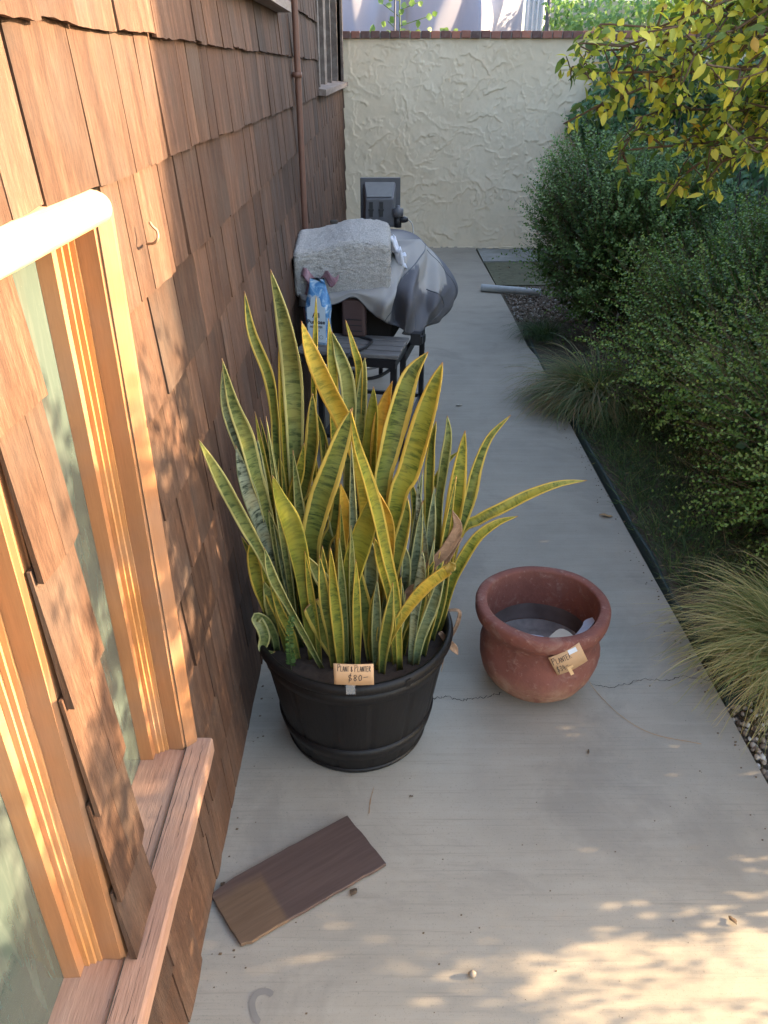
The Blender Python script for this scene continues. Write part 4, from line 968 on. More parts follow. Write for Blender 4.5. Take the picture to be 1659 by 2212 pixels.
seam([(6.3, .60), (6.7, .78), (6.6, 1)])
# ------------------------------------------------------------------ folded carpet on top
def roundbox(name, mat, x0, x1, y0, y1, z0, z1, rr, topf=lambda x, y: 0, jit=.0, n=34, parent=None, frontf=lambda x, z: 0):
    # rounded box by projecting a subdivided cube
    V = []; idx = {}; F = []
    def vid(i, j, k):
        key = (i, j, k)
        if key not in idx:
            idx[key] = len(V); u = np.array([i, j, k])/n*2-1
            h = np.array([(x1-x0)/2, (y1-y0)/2, (z1-z0)/2]); p = u*h
            inner = np.clip(p, -(h-rr), h-rr); d = p-inner; L = np.linalg.norm(d)
            if L > 1e-9: p = inner+d/L*min(rr, rr if L > 0 else 0)*(1 if L >= 0 else 0) if max(abs(u)) > .9999 else p
            c = np.array([(x0+x1)/2, (y0+y1)/2, (z0+z1)/2])+p
            f = (c[2]-z0)/(z1-z0); c[2] += topf(c[0], c[1])*f; c[1] += frontf(c[0], c[2])*(1-(c[1]-y0)/(y1-y0))
            c += rng.normal(0, jit, 3) if jit else 0
            V.append(c)
        return idx[key]
    for a in range(n):
        for b in range(n):
            for s in (0, n):
                q = [(s,a,b),(s,a+1,b),(s,a+1,b+1),(s,a,b+1)]; F.append(tuple(vid(*w_) for w_ in (q if s else q[::-1])))
                q = [(a,s,b),(a,s,b+1),(a+1,s,b+1),(a+1,s,b)]; F.append(tuple(vid(*w_) for w_ in (q if s else q[::-1])))
                q = [(a,b,s),(a+1,b,s),(a+1,b+1,s),(a,b+1,s)]; F.append(tuple(vid(*w_) for w_ in (q if s else q[::-1])))
    return mk(name, V, F, mat, parent, True, origin=(x0, y0, z0))
cp = roundbox('folded_carpet', M['carpet'], -.388, .028, 3.455, 3.76, .782, 1.0, .022,
   topf=lambda x, y: .030*math.exp(-((x+.12)/.13)**2)-.022*max(0, min(1, (-.17-x)/.2))+(y-3.455)*.15-.010*math.exp(-((x-.03)/.03)**2), jit=.0016, n=52,
   frontf=lambda x, z: -.008*math.sin((z-.8)/.23*PI)+.004*math.sin(x*17))
for v_ in cp.data.vertices: v_.co.z += (v_.co.x-.2)*.02-.012*math.sin((v_.co.x)*7)
tag(cp, 'thick folded piece of beige grey carpet lying on the covered grill', 'carpet')
rk = roundbox('pebble', simple('dark_stone', (.05,.045,.04), .9), -.235, -.20, 3.60, 3.62, 1.062, 1.079, .008, n=6); tag(rk, 'small dark clod lying on top of the folded carpet', 'debris')
# towel
m = MB(); V = []; 
for i in range(20):
    for j in range(14):
        u, v_ = i/19, j/13
        x = .02+.085*u+.012*math.sin(9*v_+3*u); y = 3.62+.13*v_; z = .985-.13*u**1.5+.016*math.sin(14*u+5*v_)+.012*math.sin(23*v_)
        V.append((x, y, z))
F = [(i*14+j, (i+1)*14+j, (i+1)*14+j+1, i*14+j+1) for i in range(19) for j in range(13)]
tw_ = mk('white_towel', V, F, M['towel'], None, True, origin=(.03, 3.62, .9)); so = tw_.modifiers.new('s', 'SOLIDIFY'); so.thickness = .012
tag(tw_, 'crumpled white towel poking out between the carpet and the grill cover', 'towel')
# brown plastic box with cord
pb = empty('plastic_box', tuple(G(-.235, .245, .609)), 'brown plastic box with three ribbed slots standing at the back of the slatted shelf', 'box')
cb_ = G(-.235, .245, .609+.085)
bevel(MB().obox(cb_, E1*.054, E2*.02, Vector((0,0,.083))).build('housing', M['brown_plastic'], pb), .012, 4)
m = MB()
for z in (-.055, -.03, -.005): m.obox(cb_-E2*.0205+Vector((0,0,z)), E1*.038, E2*.0012, Vector((0,0,.002)))
m.build('slot', M['rubber'], pb)
P = [cb_+E1*.02-E2*.01+Vector((0,0,-.083)), G(-.14,.17,.618), G(-.15,.06,.618), G(-.19,.0,.615), G(-.215,-.03,.57), G(-.22,-.03,.47), G(-.215,.0,.44), G(-.16,.08,.43)]
MB().tube(spline(P, 40), .006, 8).build('power_cord', M['hose'], pb, True)
# bags
def bagmesh(name, mat, o_, wd, dp, hg, parent, neck=.55, lean=0, pinch=.55):
    V = []; N = 28; R_ = 22
    for j in range(R_+1):
        s = j/R_; ww = wd*(1-.06*s if s < neck else (1-.06*s)*(1-.35*((s-neck)/(1-neck))**1.5)); dd = dp*(1 if s < neck else max(.06, 1-((s-neck)/(1-neck))**.8))
        for k in range(N):
            a = 2*PI*k/N; e = .45; c, s_ = math.cos(a), math.sin(a)
            x = ww/2*(abs(c)**e)*(1 if c > 0 else -1); y = dd/2*(abs(s_)**e)*(1 if s_ > 0 else -1)
            x += .003*math.sin(11*s+3*a); y += .004*math.sin(9*s+2*a+1)
            V.append(Vector(o_)+E1*(x+lean*s)+E2*y+Vector((0, 0, hg*s+(.01*math.sin(5*a) if s > .95 else 0))))
    F = [(j*N+k, j*N+(k+1)%N, (j+1)*N+(k+1)%N, (j+1)*N+k) for j in range(R_) for k in range(N)]+[tuple(range(N-1,-1,-1)), tuple(R_*N+k for k in range(N))]
    return mk(name, V, F, mat, parent, True)
fo = G(-.365, .13, .6095); fb = empty('fertilizer_bag', tuple(fo), 'blue and white bag of all purpose fertilizer standing on the slatted shelf', 'bag')
bagmesh('body', M['bag'], fo, .108, .07, .265, fb)
pc = fo-E2*.0372; m = MB(); N = 10; V = []; OUT = [(-.038,.012),(.040,.010),(.042,.16),(.026,.168),(.02,.20),(0,.215),(-.02,.198),(-.024,.166),(-.040,.158)]
V = [pc+E1*x-E2*.003+Vector((0,0,z)) for x, z in OUT]; m.add(V, [tuple(range(len(V)))]); m.build('label_panel', M['bag_panel'], fb)
def text3(body, size, at, par, mat, ux_, uz_, nn_, bold=0.0):
    cu = bpy.data.curves.new('t', 'FONT'); cu.body = body; cu.size = size; cu.align_x = 'CENTER'; cu.extrude = .0003; cu.offset = bold
    ob = bpy.data.objects.new('t', cu); sc.collection.objects.link(ob)
    dg = bpy.context.evaluated_depsgraph_get(); me = bpy.data.meshes.new_from_object(ob.evaluated_get(dg)); vs_ = [Vector(v.co) for v in me.vertices]; fs = [tuple(p.vertices) for p in me.polygons]
    bpy.data.objects.remove(ob)
    return mk('lettering', [Vector(at)+ux_*v.x+uz_*v.y+nn_*(v.z+.0005) for v in vs_], fs, mat, par)
Z3 = Vector((0, 0, 1))
for txt, sz, z, bd in (('All', .030, .118, .0006), ('Purpose', .0235, .092, .0006), ('FERTILIZER', .0115, .074, .0002), ('4  4  4', .0105, .058, .0002)):
    text3(txt, sz, pc-E2*.0036+Z3*z, fb, M['ink'], E1, Z3, -E2, bd)
m = MB(); m.tube([pc-E2*.0038+E1*(.020+.008*math.cos(a))+Z3*(.034+.008*math.sin(a)) for a in np.linspace(0, 2*PI, 18)], .0007, 5); m.build('emblem', M['ink'], fb)
mo = G(-.405, .20, .6095); mg = empty('plastic_bag', tuple(mo), 'crumpled mauve plastic bag leaning on the wall behind the blue bag', 'bag')
bagmesh('body', M['mauve_bag'], mo, .085, .07, .25, mg, .6, .0)
m = MB()
V = []
for i in range(14):
    for j in range(5):
        u, v_ = i/13, j/4
        V.append(mo+E1*(-.045+.165*u)-E2*(.02*math.sin(9*u)+.02*v_)+Z3*(.262+.03*abs(u-.5)*2+.02*math.sin(12*u+v_)-.045*v_*(.4+abs(u-.5))))
m.add(V, [(i*5+j, (i+1)*5+j, (i+1)*5+j+1, i*5+j+1) for i in range(13) for j in range(4)])
o = m.build('gathered_top', M['mauve_bag'], mg, True); so = o.modifiers.new('s', 'SOLIDIFY'); so.thickness = .003
# flood light seen from behind
fl = empty('flood_light', (-.02, 4.62, 0), 'dark grey flood light fixture seen from behind, on a post beyond the carpet', 'lamp')
f0 = Vector((-.02, 4.60, 1.02))
bevel(MB().obox(f0+Vector((0,.03,.005)), (.110,0,0), (0,.009,0), (0,0,.112)).build('face_plate', M['grey_plastic'], fl), .003)
m = MB(); z0_, z1_ = .90, 1.085
V = [(-.115,4.618,z0_),(.062,4.618,z0_),(.062,4.50,z0_),(-.105,4.50,z0_),(-.112,4.618,1.115),(.066,4.618,1.115),(.048,4.50,1.045),(-.098,4.50,1.045)]
m.add(V, [(0,1,2,3),(4,7,6,5),(0,3,7,4),(3,2,6,7),(2,1,5,6),(1,0,4,5)])
bevel(m.build('housing', M['grey_plastic'], fl), .008, 3)
m = MB(); m.add([(-.104,4.612,1.1165),(.058,4.612,1.1165),(.042,4.507,1.0545),(-.092,4.507,1.0545)], [(0,1,2,3)]); m.build('dust_cap', M['grey_top'], fl)
m = MB()
for x in (-.07, -.015, ): m.box(x-.010, x+.010, 4.494, 4.4995, .955, 1.03).box(x-.014, x+.014, 4.491, 4.4995, .985, .995)
m.build('vent', M['rubber'], fl)
m = MB(); m.lathe([(.0,.955),(.028,.955),(.030,.975),(.030,.995),(.012,1.0),(.010,1.012),(0,1.012)], .075, 4.50, 20); m.build('pivot_knob', M['grey_plastic'], fl, True)
MB().tube([(.085,4.50,.94),(.115,4.50,.94),(.13,4.50,.94)], [.018,.016,.010], 12).tube([(.075,4.5,.90),(.075,4.5,.96)], .02, 12).build('cable_gland', M['rubber'], fl, True)
P = [(.13,4.50,.94),(.15,4.48,.925),(.158,4.45,.89),(.150,4.42,.85),(.12,4.40,.84)]
MB().tube(spline(P, 24), .0035, 8).build('cable', simple('pale_cable', (.45,.42,.36), .5), fl, True)
MB().tube([(-.02,4.64,0),(-.02,4.64,.95)], .014, 10).build('post', M['dark_metal'], fl, True)
# ------------------------------------------------------------------ beyond the wall
tarp = empty('fabric_tarp', (.9, 11, 0), 'pale lavender fabric sheet hanging in folds behind the stucco wall', 'tarp')
NX, NZ = 150, 40; V = []
anch_ = [-.9, .35, 1.22, 1.86, 2.6]
for j in range(NZ+1):
    z = 1.2+1.5*j/NZ
    for i in range(NX+1):
        x = -1.6+3.18*i/NX; y = 10.6
        for q, a in enumerate((-1.35, -.55, .25, 1.0, 1.75)):
            d = (x-a)/(.10+.55*max(0, 2.6-z)*(.35 if q % 2 else .5)); y -= .42*math.exp(-d*d*2.2)*(1 if q != 3 else 1.6)
        y += .07*math.sin(x*9+ (2.9-z)*3*math.sin(x*2))+.10*math.sin(2.2*x+1.2*z)+.20*math.sin(5*x-3.5*z)
        V.append((x, y, z))
F = [(j*(NX+1)+i, j*(NX+1)+i+1, (j+1)*(NX+1)+i+1, (j+1)*(NX+1)+i) for j in range(NZ) for i in range(NX)]
mk('sheet', V, F, M['tarp'], tarp, True)
V = []
for i in range(25):
    x = 1.57+.19*i/24
    for z in (1.2, 2.65): V.append((x+.01*z*(i/24), 10.35+.03*math.sin(i*1.1), z))
o = mk('side_sheet', V, [(2*i, 2*i+2, 2*i+3, 2*i+1) for i in range(24)], M['white_sheet'], tarp, True)
MB().tube([(1.815, 10.32, 0), (1.82, 10.32, 2.7)], .025, 8).tube([(-1.6,10.7,0),(-1.6,10.7,2.72)], .025, 8).tube([(-1.6,10.7,2.70),(1.82,10.35,2.69)], .02, 8).build('tarp_frame', M['pole'], tarp, True)
po = MB().tube([gy(849,90,9.3), gy(853,-80,9.3)], .008, 8)
gp = gy(849,90,9.3); po = MB().tube([(gp.x,9.3,0),(gp.x+.02,9.3,2.6)], .009, 8).build('garden_stake', M['pole'], None, True, origin=(gp.x,9.3,0)); tag(po, 'thin dark upright stake behind the stucco wall', 'stake')
# ------------------------------------------------------------------ vegetation
def leaves_np(P, D, U, L, W, tint, kind='diamond'):
    """P base points, D blade direction, U approximate normal, L length, W width (arrays)"""
    D = D/np.linalg.norm(D, axis=1, keepdims=True); S = np.cross(D, U); S /= np.linalg.norm(S, axis=1, keepdims=True)+1e-9; Nn = np.cross(S, D)
    L = L[:, None]; W = W[:, None]; n = len(P)
    if kind == 'diamond':
        v = np.stack([P, P+D*L*.5+S*W*.5+Nn*W*.12, P+D*L, P+D*L*.5-S*W*.5+Nn*W*.12], 1); f = np.array([[0,1,2],[0,2,3]])
    else:   # oval, bent leaf
        rows = [(0, .02), (.18, .62), (.42, 1.0), (.68, .82), (.88, .38), (1.0, .02)]; vs = []
        for (s, w_) in rows:
            c = P+D*L*s-Nn*L*(.28*s*s); vs += [c+S*W*w_*.5+Nn*W*.14*w_, c, c-S*W*w_*.5+Nn*W*.14*w_]
        v = np.stack(vs, 1); f = []
        for i in range(len(rows)-1):
            a = 3*i
            for k in (0, 1): f += [[a+k, a+k+1, a+k+4], [a+k, a+k+4, a+k+3]]
        f = np.array(f)
    m_ = v.shape[1]; F = (f[None]+(np.arange(n)*m_)[:, None, None]).reshape(-1, 3)
    return v.reshape(-1, 3), F, np.repeat(tint, m_)
def rdir(n):
    d = rng.normal(size=(n, 3)); return d/np.linalg.norm(d, axis=1, keepdims=True)
class Cloud:
    def __init__(s): s.V = []; s.F = []; s.T = []; s.n = 0
    def add(s, V, F, T): s.V.append(V); s.F.append(F+s.n); s.T.append(T); s.n += len(V)
    def build(s, name, mat, parent, **k): return mk(name, np.concatenate(s.V), np.concatenate(s.F), M[mat], parent, col=np.concatenate(s.T), **k)
def strips(S0, S1, w_):
    d = S1-S0; s = np.cross(d, np.array([.1, -1, .2])); s /= np.linalg.norm(s, axis=1, keepdims=True)+1e-9; s = s*w_/2
    V = np.stack([S0-s, S0+s, S1+s*.5, S1-s*.5], 1).reshape(-1, 3); F = np.arange(len(S0)*4).reshape(-1, 4)
    F = np.concatenate([F[:, [0,1,2]], F[:, [0,2,3]]]); return V, F
def lump(D, seed, amp=.22):
    r = np.random.default_rng(seed); f = np.zeros(len(D))
    for k in range(9):
        a = r.normal(size=3); a /= np.linalg.norm(a); f += np.exp(-((1-D@a)/.12))*r.uniform(.4, 1.3)
    return 1-amp*.6+amp*f
def shrub(name, label, c, R_, ntw, mat, LL=.015, nl=15, twl=(.10, .24), seed=1, inner=2600, up=.7, zmin=.02, cat='shrub', group='green shrubs along the path', stems=True, keep=None, wr=.62):
    global rng
    rng = np.random.default_rng(seed); c = np.array(c, float); R_ = np.array(R_, float)
    t = empty(name, (c[0], c[1], 0), label, cat, group)
    nc = 75; cd = rdir(nc); cr = rng.uniform(.80, 1.16, nc); ci = rng.integers(0, nc, ntw); D = cd[ci]+rng.normal(0, .17, (ntw, 3)); D /= np.linalg.norm(D, axis=1, keepdims=True)
    rr = lump(D, seed)*cr[ci]*(rng.random(ntw)**.30)*.96
    P0 = c+D*R_*rr[:, None]*.86
    out = D*R_; out /= np.linalg.norm(out, axis=1, keepdims=True); T = out+np.array([0, 0, up])*rng.uniform(.4, 1.4, (ntw, 1))+rng.normal(0, .28, (ntw, 3)); T /= np.linalg.norm(T, axis=1, keepdims=True)
    ok = P0[:, 2] > zmin
    if keep is not None: ok &= keep(P0)
    P0, T, rr = P0[ok], T[ok], rr[ok]; n = len(P0); TL_ = rng.uniform(*twl, n)
    cl = Cloud(); q = np.cross(T, rdir(n)); q /= np.linalg.norm(q, axis=1, keepdims=True); q2 = np.cross(T, q)
    cb = rng.normal(0, .12, n)+(cr[ci][ok]-.98)*.7
    for k in range(nl):
        s = (k+.5)/nl; bend = np.array([0, 0, -.25])*s*s*TL_[:, None]
        b = P0+T*(TL_*s)[:, None]+bend
        a = k*2.4+rng.uniform(0, .6, n); side = q*np.cos(a)[:, None]+q2*np.sin(a)[:, None]
        Dl = side*.9+T*rng.uniform(.3, .9, (n, 1)); Ul = T*1.0-side*.4+rng.normal(0, .25, (n, 3))
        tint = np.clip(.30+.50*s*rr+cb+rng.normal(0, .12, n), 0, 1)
        cl.add(*leaves_np(b, Dl, Ul, LL*rng.uniform(.75, 1.25, n)*(1-.3*s), LL*wr*rng.uniform(.8, 1.2, n), tint))
    Di = rdir(inner); ri = lump(Di, seed)*rng.random(inner)**.4*.80; Pi = c+Di*R_*ri[:, None]; k_ = Pi[:, 2] > .0
    if keep is not None: k_ &= keep(Pi)
    Pi = Pi[k_]; ni = len(Pi)
    cl.add(*leaves_np(Pi, rdir(ni), rdir(ni), np.full(ni, .05), np.full(ni, .035), rng.uniform(0, .25, ni)))  # larger filler leaves, tinted dark to paint the shade inside the crown
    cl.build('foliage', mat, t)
    if stems:
        V, F = strips(P0-T*.05, P0+T*TL_[:, None]*.85, .0022)
        mk('twigs', V, F, M['twig'], t)
        m = MB()
        for k in range(9):
            a = 2*PI*k/9+rng.uniform(0, .5); e = c+np.array([math.cos(a)*R_[0]*.6, math.sin(a)*R_[1]*.6, R_[2]*rng.uniform(.1, .7)])
            b = np.array([c[0]+.05*math.cos(a), c[1]+.05*math.sin(a), -.03]); mid = (b+e)/2+np.array([0, 0, .06])
            m.tube(spline([b, mid, e], 8), [.012-.0011*i for i in range(8)], 6)
        m.build('stem', M['bark'], t, True)
    return t
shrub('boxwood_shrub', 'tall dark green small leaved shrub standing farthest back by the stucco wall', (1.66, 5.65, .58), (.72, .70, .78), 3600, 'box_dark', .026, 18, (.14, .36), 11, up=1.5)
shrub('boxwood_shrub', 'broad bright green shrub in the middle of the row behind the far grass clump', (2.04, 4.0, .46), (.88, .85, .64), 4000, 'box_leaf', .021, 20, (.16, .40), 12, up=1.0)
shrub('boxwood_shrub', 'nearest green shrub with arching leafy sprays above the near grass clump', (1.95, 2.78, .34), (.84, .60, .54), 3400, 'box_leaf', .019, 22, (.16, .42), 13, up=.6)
shrub('boxwood_shrub', 'unseen green shrub added beside the near grass clump to shade the path', (2.05, 1.78, .72), (.68, .94, .90), 3000, 'box_leaf', .018, 14, (.10, .25), 14, up=.6, inner=14000)  # unseen shrub, added to cast shade on the near ground
# trees added out of view to the right, to shade the path and wall
shrub('unseen_shade_evergreen', 'unseen dense dark evergreen tree added right of the shrubs to shade the wall', (2.95, 2.85, 1.50), (.75, 1.15, .86), 3000, 'box_dark', .03, 12, (.12, .30), 15, up=.6, cat='tree', group=None, inner=5200)
shrub('unseen_shade_tree', 'unseen small round tree added beside the near end of the path to shade it', (2.05, .70, 1.02), (.56, .66, .56), 1600, 'box_leaf', .022, 12, (.08, .20), 16, up=.3, cat='tree', group=None, inner=13000)
# dark leafy hedge and ivy behind
def bank(name, label, boxlo, boxhi, n, mat, LL, seed, cat='hedge', kind='oval', group=None, stems=0, cull=None, bulge=.12):
    global rng
    rng = np.random.default_rng(seed); lo, hi = np.array(boxlo, float), np.array(boxhi, float)
    t = empty(name, tuple((lo+hi)/2*np.array([1,1,0])), label, cat, group)
    P = lo+(hi-lo)*rng.random((n, 3)); 
    # push most leaves to the outer 40% of the thickness
    d = np.sin(P[:, 1]*5.1+P[:, 2]*3.3)*bulge+np.sin(P[:, 0]*4.3+P[:, 2]*6.1)*bulge
    P[:, 0] += d; P[:, 2] += np.sin(P[:, 1]*2.3+P[:, 0]*3.1)*bulge
    if cull is not None: P = P[cull(P)]
    P = P[P[:, 2] > 0]; n = len(P)
    D = rdir(n)*.8+np.array([-.3, -.5, -.5]); U = rdir(n)*.6+np.array([-.4, -.6, .6])
    cl = Cloud(); cl.add(*leaves_np(P, D, U, LL*rng.uniform(.6, 1.3, n), LL*.6*rng.uniform(.7, 1.2, n), np.clip(rng.normal(.45, .22, n), 0, 1), kind))
    cl.build('foliage', mat, t)
    m = MB()
    for k in range(stems):
        a = lo+(hi-lo)*rng.random(3); a[0] = lo[0]+.05*rng.random() if stems > 10 else max(a[0], lo[0]+.7); a[2] = 0
        b = a+np.array([rng.normal(0, .15), rng.normal(0, .2), (hi[2]-lo[2])*rng.uniform(.6, .95)])
        m.tube(spline([a, (a+b)/2+rng.normal(0, .05, 3), b], 8), .007, 6)
    if stems: m.build('stem', M['bark'], t, True)
    return t
bank('leafy_hedge', 'dark leafy hedge standing behind the row of shrubs on the right', (2.75, 3.7, 0), (3.35, 8.3, 1.75), 10000, 'ivy_leaf', .055, 21, stems=14)
MB().box(3.40, 3.46, 3.4, 8.6, -.03, 1.75).build('board_fence', M['oldtrim'])
tag(bpy.data.objects['board_fence'], 'plain wooden board fence hidden behind the dark hedge', 'fence')
bank('climbing_vine', 'bluish green vine climbing over the right end of the stucco wall', (1.75, 8.2, .0), (3.5, 8.68, 1.72), 11000, 'ivy_leaf', .06, 22, 'vine', stems=8,
     cull=lambda P: (P[:, 0] > 1.86+.28*np.abs(P[:, 2]-1.15)**1.4+.06*np.sin(P[:, 2]*9)))
bank('ivy_bank', 'bright green ivy growing beyond the brick topped wall beside the white sheet', (1.92, 10.0, .8), (5.5, 10.7, 2.45), 12000, 'ivy_bright', .07, 23, 'ivy')
MB().box(1.95, 5.8, 10.85, 10.93, 0, 2.35).build('ivy_trellis', M['house_paint']); tag(bpy.data.objects['ivy_trellis'], 'flat garden screen covered by the ivy beyond the wall', 'screen')
# bamboo canes in the dark gap
m = MB()
for (u0, v0, u1, v1) in ((1390,520,1412,395), (1402,600,1418,470), (1440,560,1462,400)):
    m.tube([gy(u0, v0, 7.6), gy(u1, v1, 7.7)], .010, 6)
can = m.build('bamboo_canes', simple('cane', (.35,.28,.22), .7), None, True, origin=(2.2, 7.6, 0)); tag(can, 'bundle of thin pale canes in the dark gap between the shrub and the hedge', 'canes')
# ornamental grasses
def grass(label, c, n, Lr, mat, seed, lean=(0, 0), wd=.0032, spread=.07, fine=1.0, el=(55, 88), tintc=.45, tips=.3):
    global rng
    rng = np.random.default_rng(seed); t = empty('grass_clump', (c[0], c[1], 0), label, 'grass clump', 'ornamental grass clumps along the path edge')
    a = rng.uniform(0, 2*PI, n); r = spread*np.sqrt(rng.random(n)); P = np.stack([c[0]+r*np.cos(a), c[1]+r*np.sin(a), np.full(n, -.01)], 1)
    az = a+rng.normal(0, .5, n); e = np.radians(rng.uniform(*el, n)); L = rng.uniform(*Lr, n); K = 9
    h = np.stack([np.cos(az), np.sin(az), np.zeros(n)], 1)+np.array([lean[0], lean[1], 0]); drop = rng.uniform(1.3, 2.9, n)*fine
    pts = [P]; ang = e.copy(); cur = P.copy(); curl = rng.normal(0, .10, n)
    for k in range(K):
        ang2 = e-drop*((k+1)/K)**1.25; ca_ = np.cos(ang2); sa_ = np.sin(ang2)
        hh = h*np.cos(curl*k)[:, None]+np.stack([-h[:, 1], h[:, 0], h[:, 2]], 1)*np.sin(curl*k)[:, None]
        cur = cur+(hh*ca_[:, None]+np.array([0, 0, 1])*sa_[:, None])*(L/K)[:, None]; cur[:, 2] = np.maximum(cur[:, 2], .006+.012*rng.random(n)); pts.append(cur.copy())
    S = np.stack([-h[:, 1], h[:, 0], np.zeros(n)], 1)+rng.normal(0, .3, (n, 3)); S /= np.linalg.norm(S, axis=1, keepdims=True)
    V = np.zeros((n, K+1, 2, 3)); T = np.zeros((n, K+1, 2)); base = np.clip(rng.normal(tintc, .22, n), 0, 1)
    for k in range(K+1):
        ww = wd*(1-(k/K)**1.6*.9)/2; V[:, k, 0] = pts[k]+S*ww; V[:, k, 1] = pts[k]-S*ww; T[:, k, :] = np.clip(base+tips*(k/K-.4), 0, 1)[:, None]
    b = (np.arange(n)*(K+1)*2)[:, None, None]; f = np.array([[2*k, 2*k+1, 2*k+3, 2*k+2] for k in range(K)])[None]
    mk('blades', V.reshape(-1, 3), (b+f).reshape(-1, 4), M[mat], t, True, col=T.ravel()); return t
grass('large straw and green grass clump arching over the path edge behind the terracotta pot', (1.33, 1.94), 3600, (.22, .52), 'grass_leaf', 31, (-.12, -.08), .0036, .09, tintc=.55, tips=.35)
grass('darker green grass clump farther along the path edge in front of the shrubs', (1.20, 4.20), 2600, (.26, .56), 'grass_dark', 32, (-.18, -.10), .0055, .08, el=(45, 88), tintc=.8, tips=.3)
grass('small dark grass clump at the path edge beneath the farthest shrub', (1.12, 5.45), 500, (.14, .30), 'grass_dark', 33, (-.2, 0), .004, .07, tintc=.3, tips=.1)
# fine dark ground cover between the grasses: nobody could count it
rng = np.random.default_rng(40); n = 5200
P = np.stack([rng.uniform(1.06, 1.75, n), rng.uniform(2.35, 3.95, n), np.zeros(n)-.02], 1); D = rdir(n); D[:, 2] = np.abs(D[:, 2])+.25; L = rng.uniform(.05, .17, n)
cl = Cloud(); cl.add(*leaves_np(P, D, rdir(n), L, np.full(n, .0035), np.clip(rng.normal(.35, .3, n), 0, 1)))
P2 = P+D/np.linalg.norm(D, axis=1, keepdims=True)*(L*rng.uniform(.3, .9, n))[:, None]; cl.add(*leaves_np(P2, rdir(n), rdir(n), np.full(n, .022), np.full(n, .004), np.clip(rng.normal(.4, .3, n), 0, 1)))
gc = cl.build('ground_cover', 'grass_dark', None, origin=(1.4, 3.1, 0)); gc['kind'] = 'stuff'
# leaf litter and mulch
n = 2600; P = np.stack([rng.uniform(1.03, 2.6, n), rng.uniform(.9, 7.8, n), rng.uniform(-.03, -.005, n)], 1); D = rdir(n); D[:, 2] *= .2; U = rdir(n)*.3+np.array([0, 0, 1])
cl = Cloud(); cl.add(*leaves_np(P, D, U, rng.uniform(.01, .04, n), rng.uniform(.005, .018, n), rng.random(n)))
t = NT('litter'); at = t.attr(); M['litter'] = t.fin(t.ramp(at.outputs['Fac'], [(0, (.05,.03,.02)), (.6, (.13,.085,.05)), (1, (.28,.19,.11))]), .9)
li = cl.build('leaf_litter', 'litter', None, origin=(1.6, 3, 0)); li['kind'] = 'stuff'
# gravel
def gravel(name, x0, x1, y0, y1, n, s0, s1, cols, seed):
    r = np.random.default_rng(seed); ico = []; ph = (1+5**.5)/2
    B = np.array([(-1,ph,0),(1,ph,0),(-1,-ph,0),(1,-ph,0),(0,-1,ph),(0,1,ph),(0,-1,-ph),(0,1,-ph),(ph,0,-1),(ph,0,1),(-ph,0,-1),(-ph,0,1)])/1.9
    f = np.array([(0,11,5),(0,5,1),(0,1,7),(0,7,10),(0,10,11),(1,5,9),(5,11,4),(11,10,2),(10,7,6),(7,1,8),(3,9,4),(3,4,2),(3,2,6),(3,6,8),(3,8,9),(4,9,5),(2,4,11),(6,2,10),(8,6,7),(9,8,1)])
    s = r.uniform(s0, s1, (n, 1, 1))*r.uniform(.6, 1.2, (n, 1, 3)); c = np.stack([r.uniform(x0, x1, n), r.uniform(y0, y1, n), r.uniform(-.03, -.012, n)], 1)
    V = B[None]*s*r.uniform(.85, 1.15, (n, 12, 1))+c[:, None]; F = (f[None]+(np.arange(n)*12)[:, None, None]).reshape(-1, 3)
    o = mk(name, V.reshape(-1, 3), F, M[cols], None, True, col=np.repeat(r.random(n), 12), origin=(x0, y0, 0)); o['kind'] = 'stuff'; return o
t = NT('gravel_mat'); at = t.attr(); M['gravel_mat'] = t.fin(t.ramp(at.outputs['Fac'], [(0, (.12,.085,.06)), (.4, (.26,.20,.15)), (.8, (.38,.32,.26)), (1, (.52,.50,.46))]), .85)
gravel('gravel', 1.03, 1.75, .5, 1.95, 5200, .004, .012, 'gravel_mat', 51)
gravel('gravel', 1.02, 1.7, 5.9, 7.0, 1500, .005, .013, 'gravel_mat', 52)
# garden edging
m = MB(); pts = [gz(1128,708), gz(1150,760), gz(1195,835), gz(1250,940), gz(1300,1030), gz(1350,1120), gz(1392,1195), gz(1425,1258), gz(1480,1350), gz(1545,1468)]
S = spline([(p.x+.010, p.y, 0) for p in pts], 60); V = []
for i, p in enumerate(S):
    wv = .006*math.sin(i*.35); zt = .008+.004*math.sin(i*.5)
    V += [(p[0]-.004, p[1], -.08), (p[0]+.0+wv*.3, p[1], zt), (p[0]+.012+wv*.5, p[1], zt+.002), (p[0]+.015+wv*.5, p[1], -.08)]
F = [(4*i+k, 4*i+4+k, 4*i+4+(k+1) % 4, 4*i+(k+1) % 4) for i in range(59) for k in range(3)]+[(3,2,1,0), (236,237,238,239)]
ge = mk('garden_edging', V, F, M['green_edging'], None, True, origin=(1.0, 3, 0)); tag(ge, 'dark green plastic edging strip along the right side of the path', 'edging')
a_, b_, c_, d_ = gz(1545,1478,.0), gz(1600,1470,.0), gz(1622,1515,.0), gz(1568,1520,.0)
m = MB(); V = [(p.x, p.y, -.012) for p in (a_, b_, c_, d_)]+[(p.x, p.y, .006) for p in (a_, b_, c_, d_)]; m.add(V, [(3,2,1,0),(4,5,6,7),(0,1,5,4),(1,2,6,5),(2,3,7,6),(3,0,4,7)])
eo = m.build('edging_offcut', M['green_edging'], None, origin=tuple(a_)); tag(eo, 'short flat green edging offcut lying under the near grass clump', 'edging')
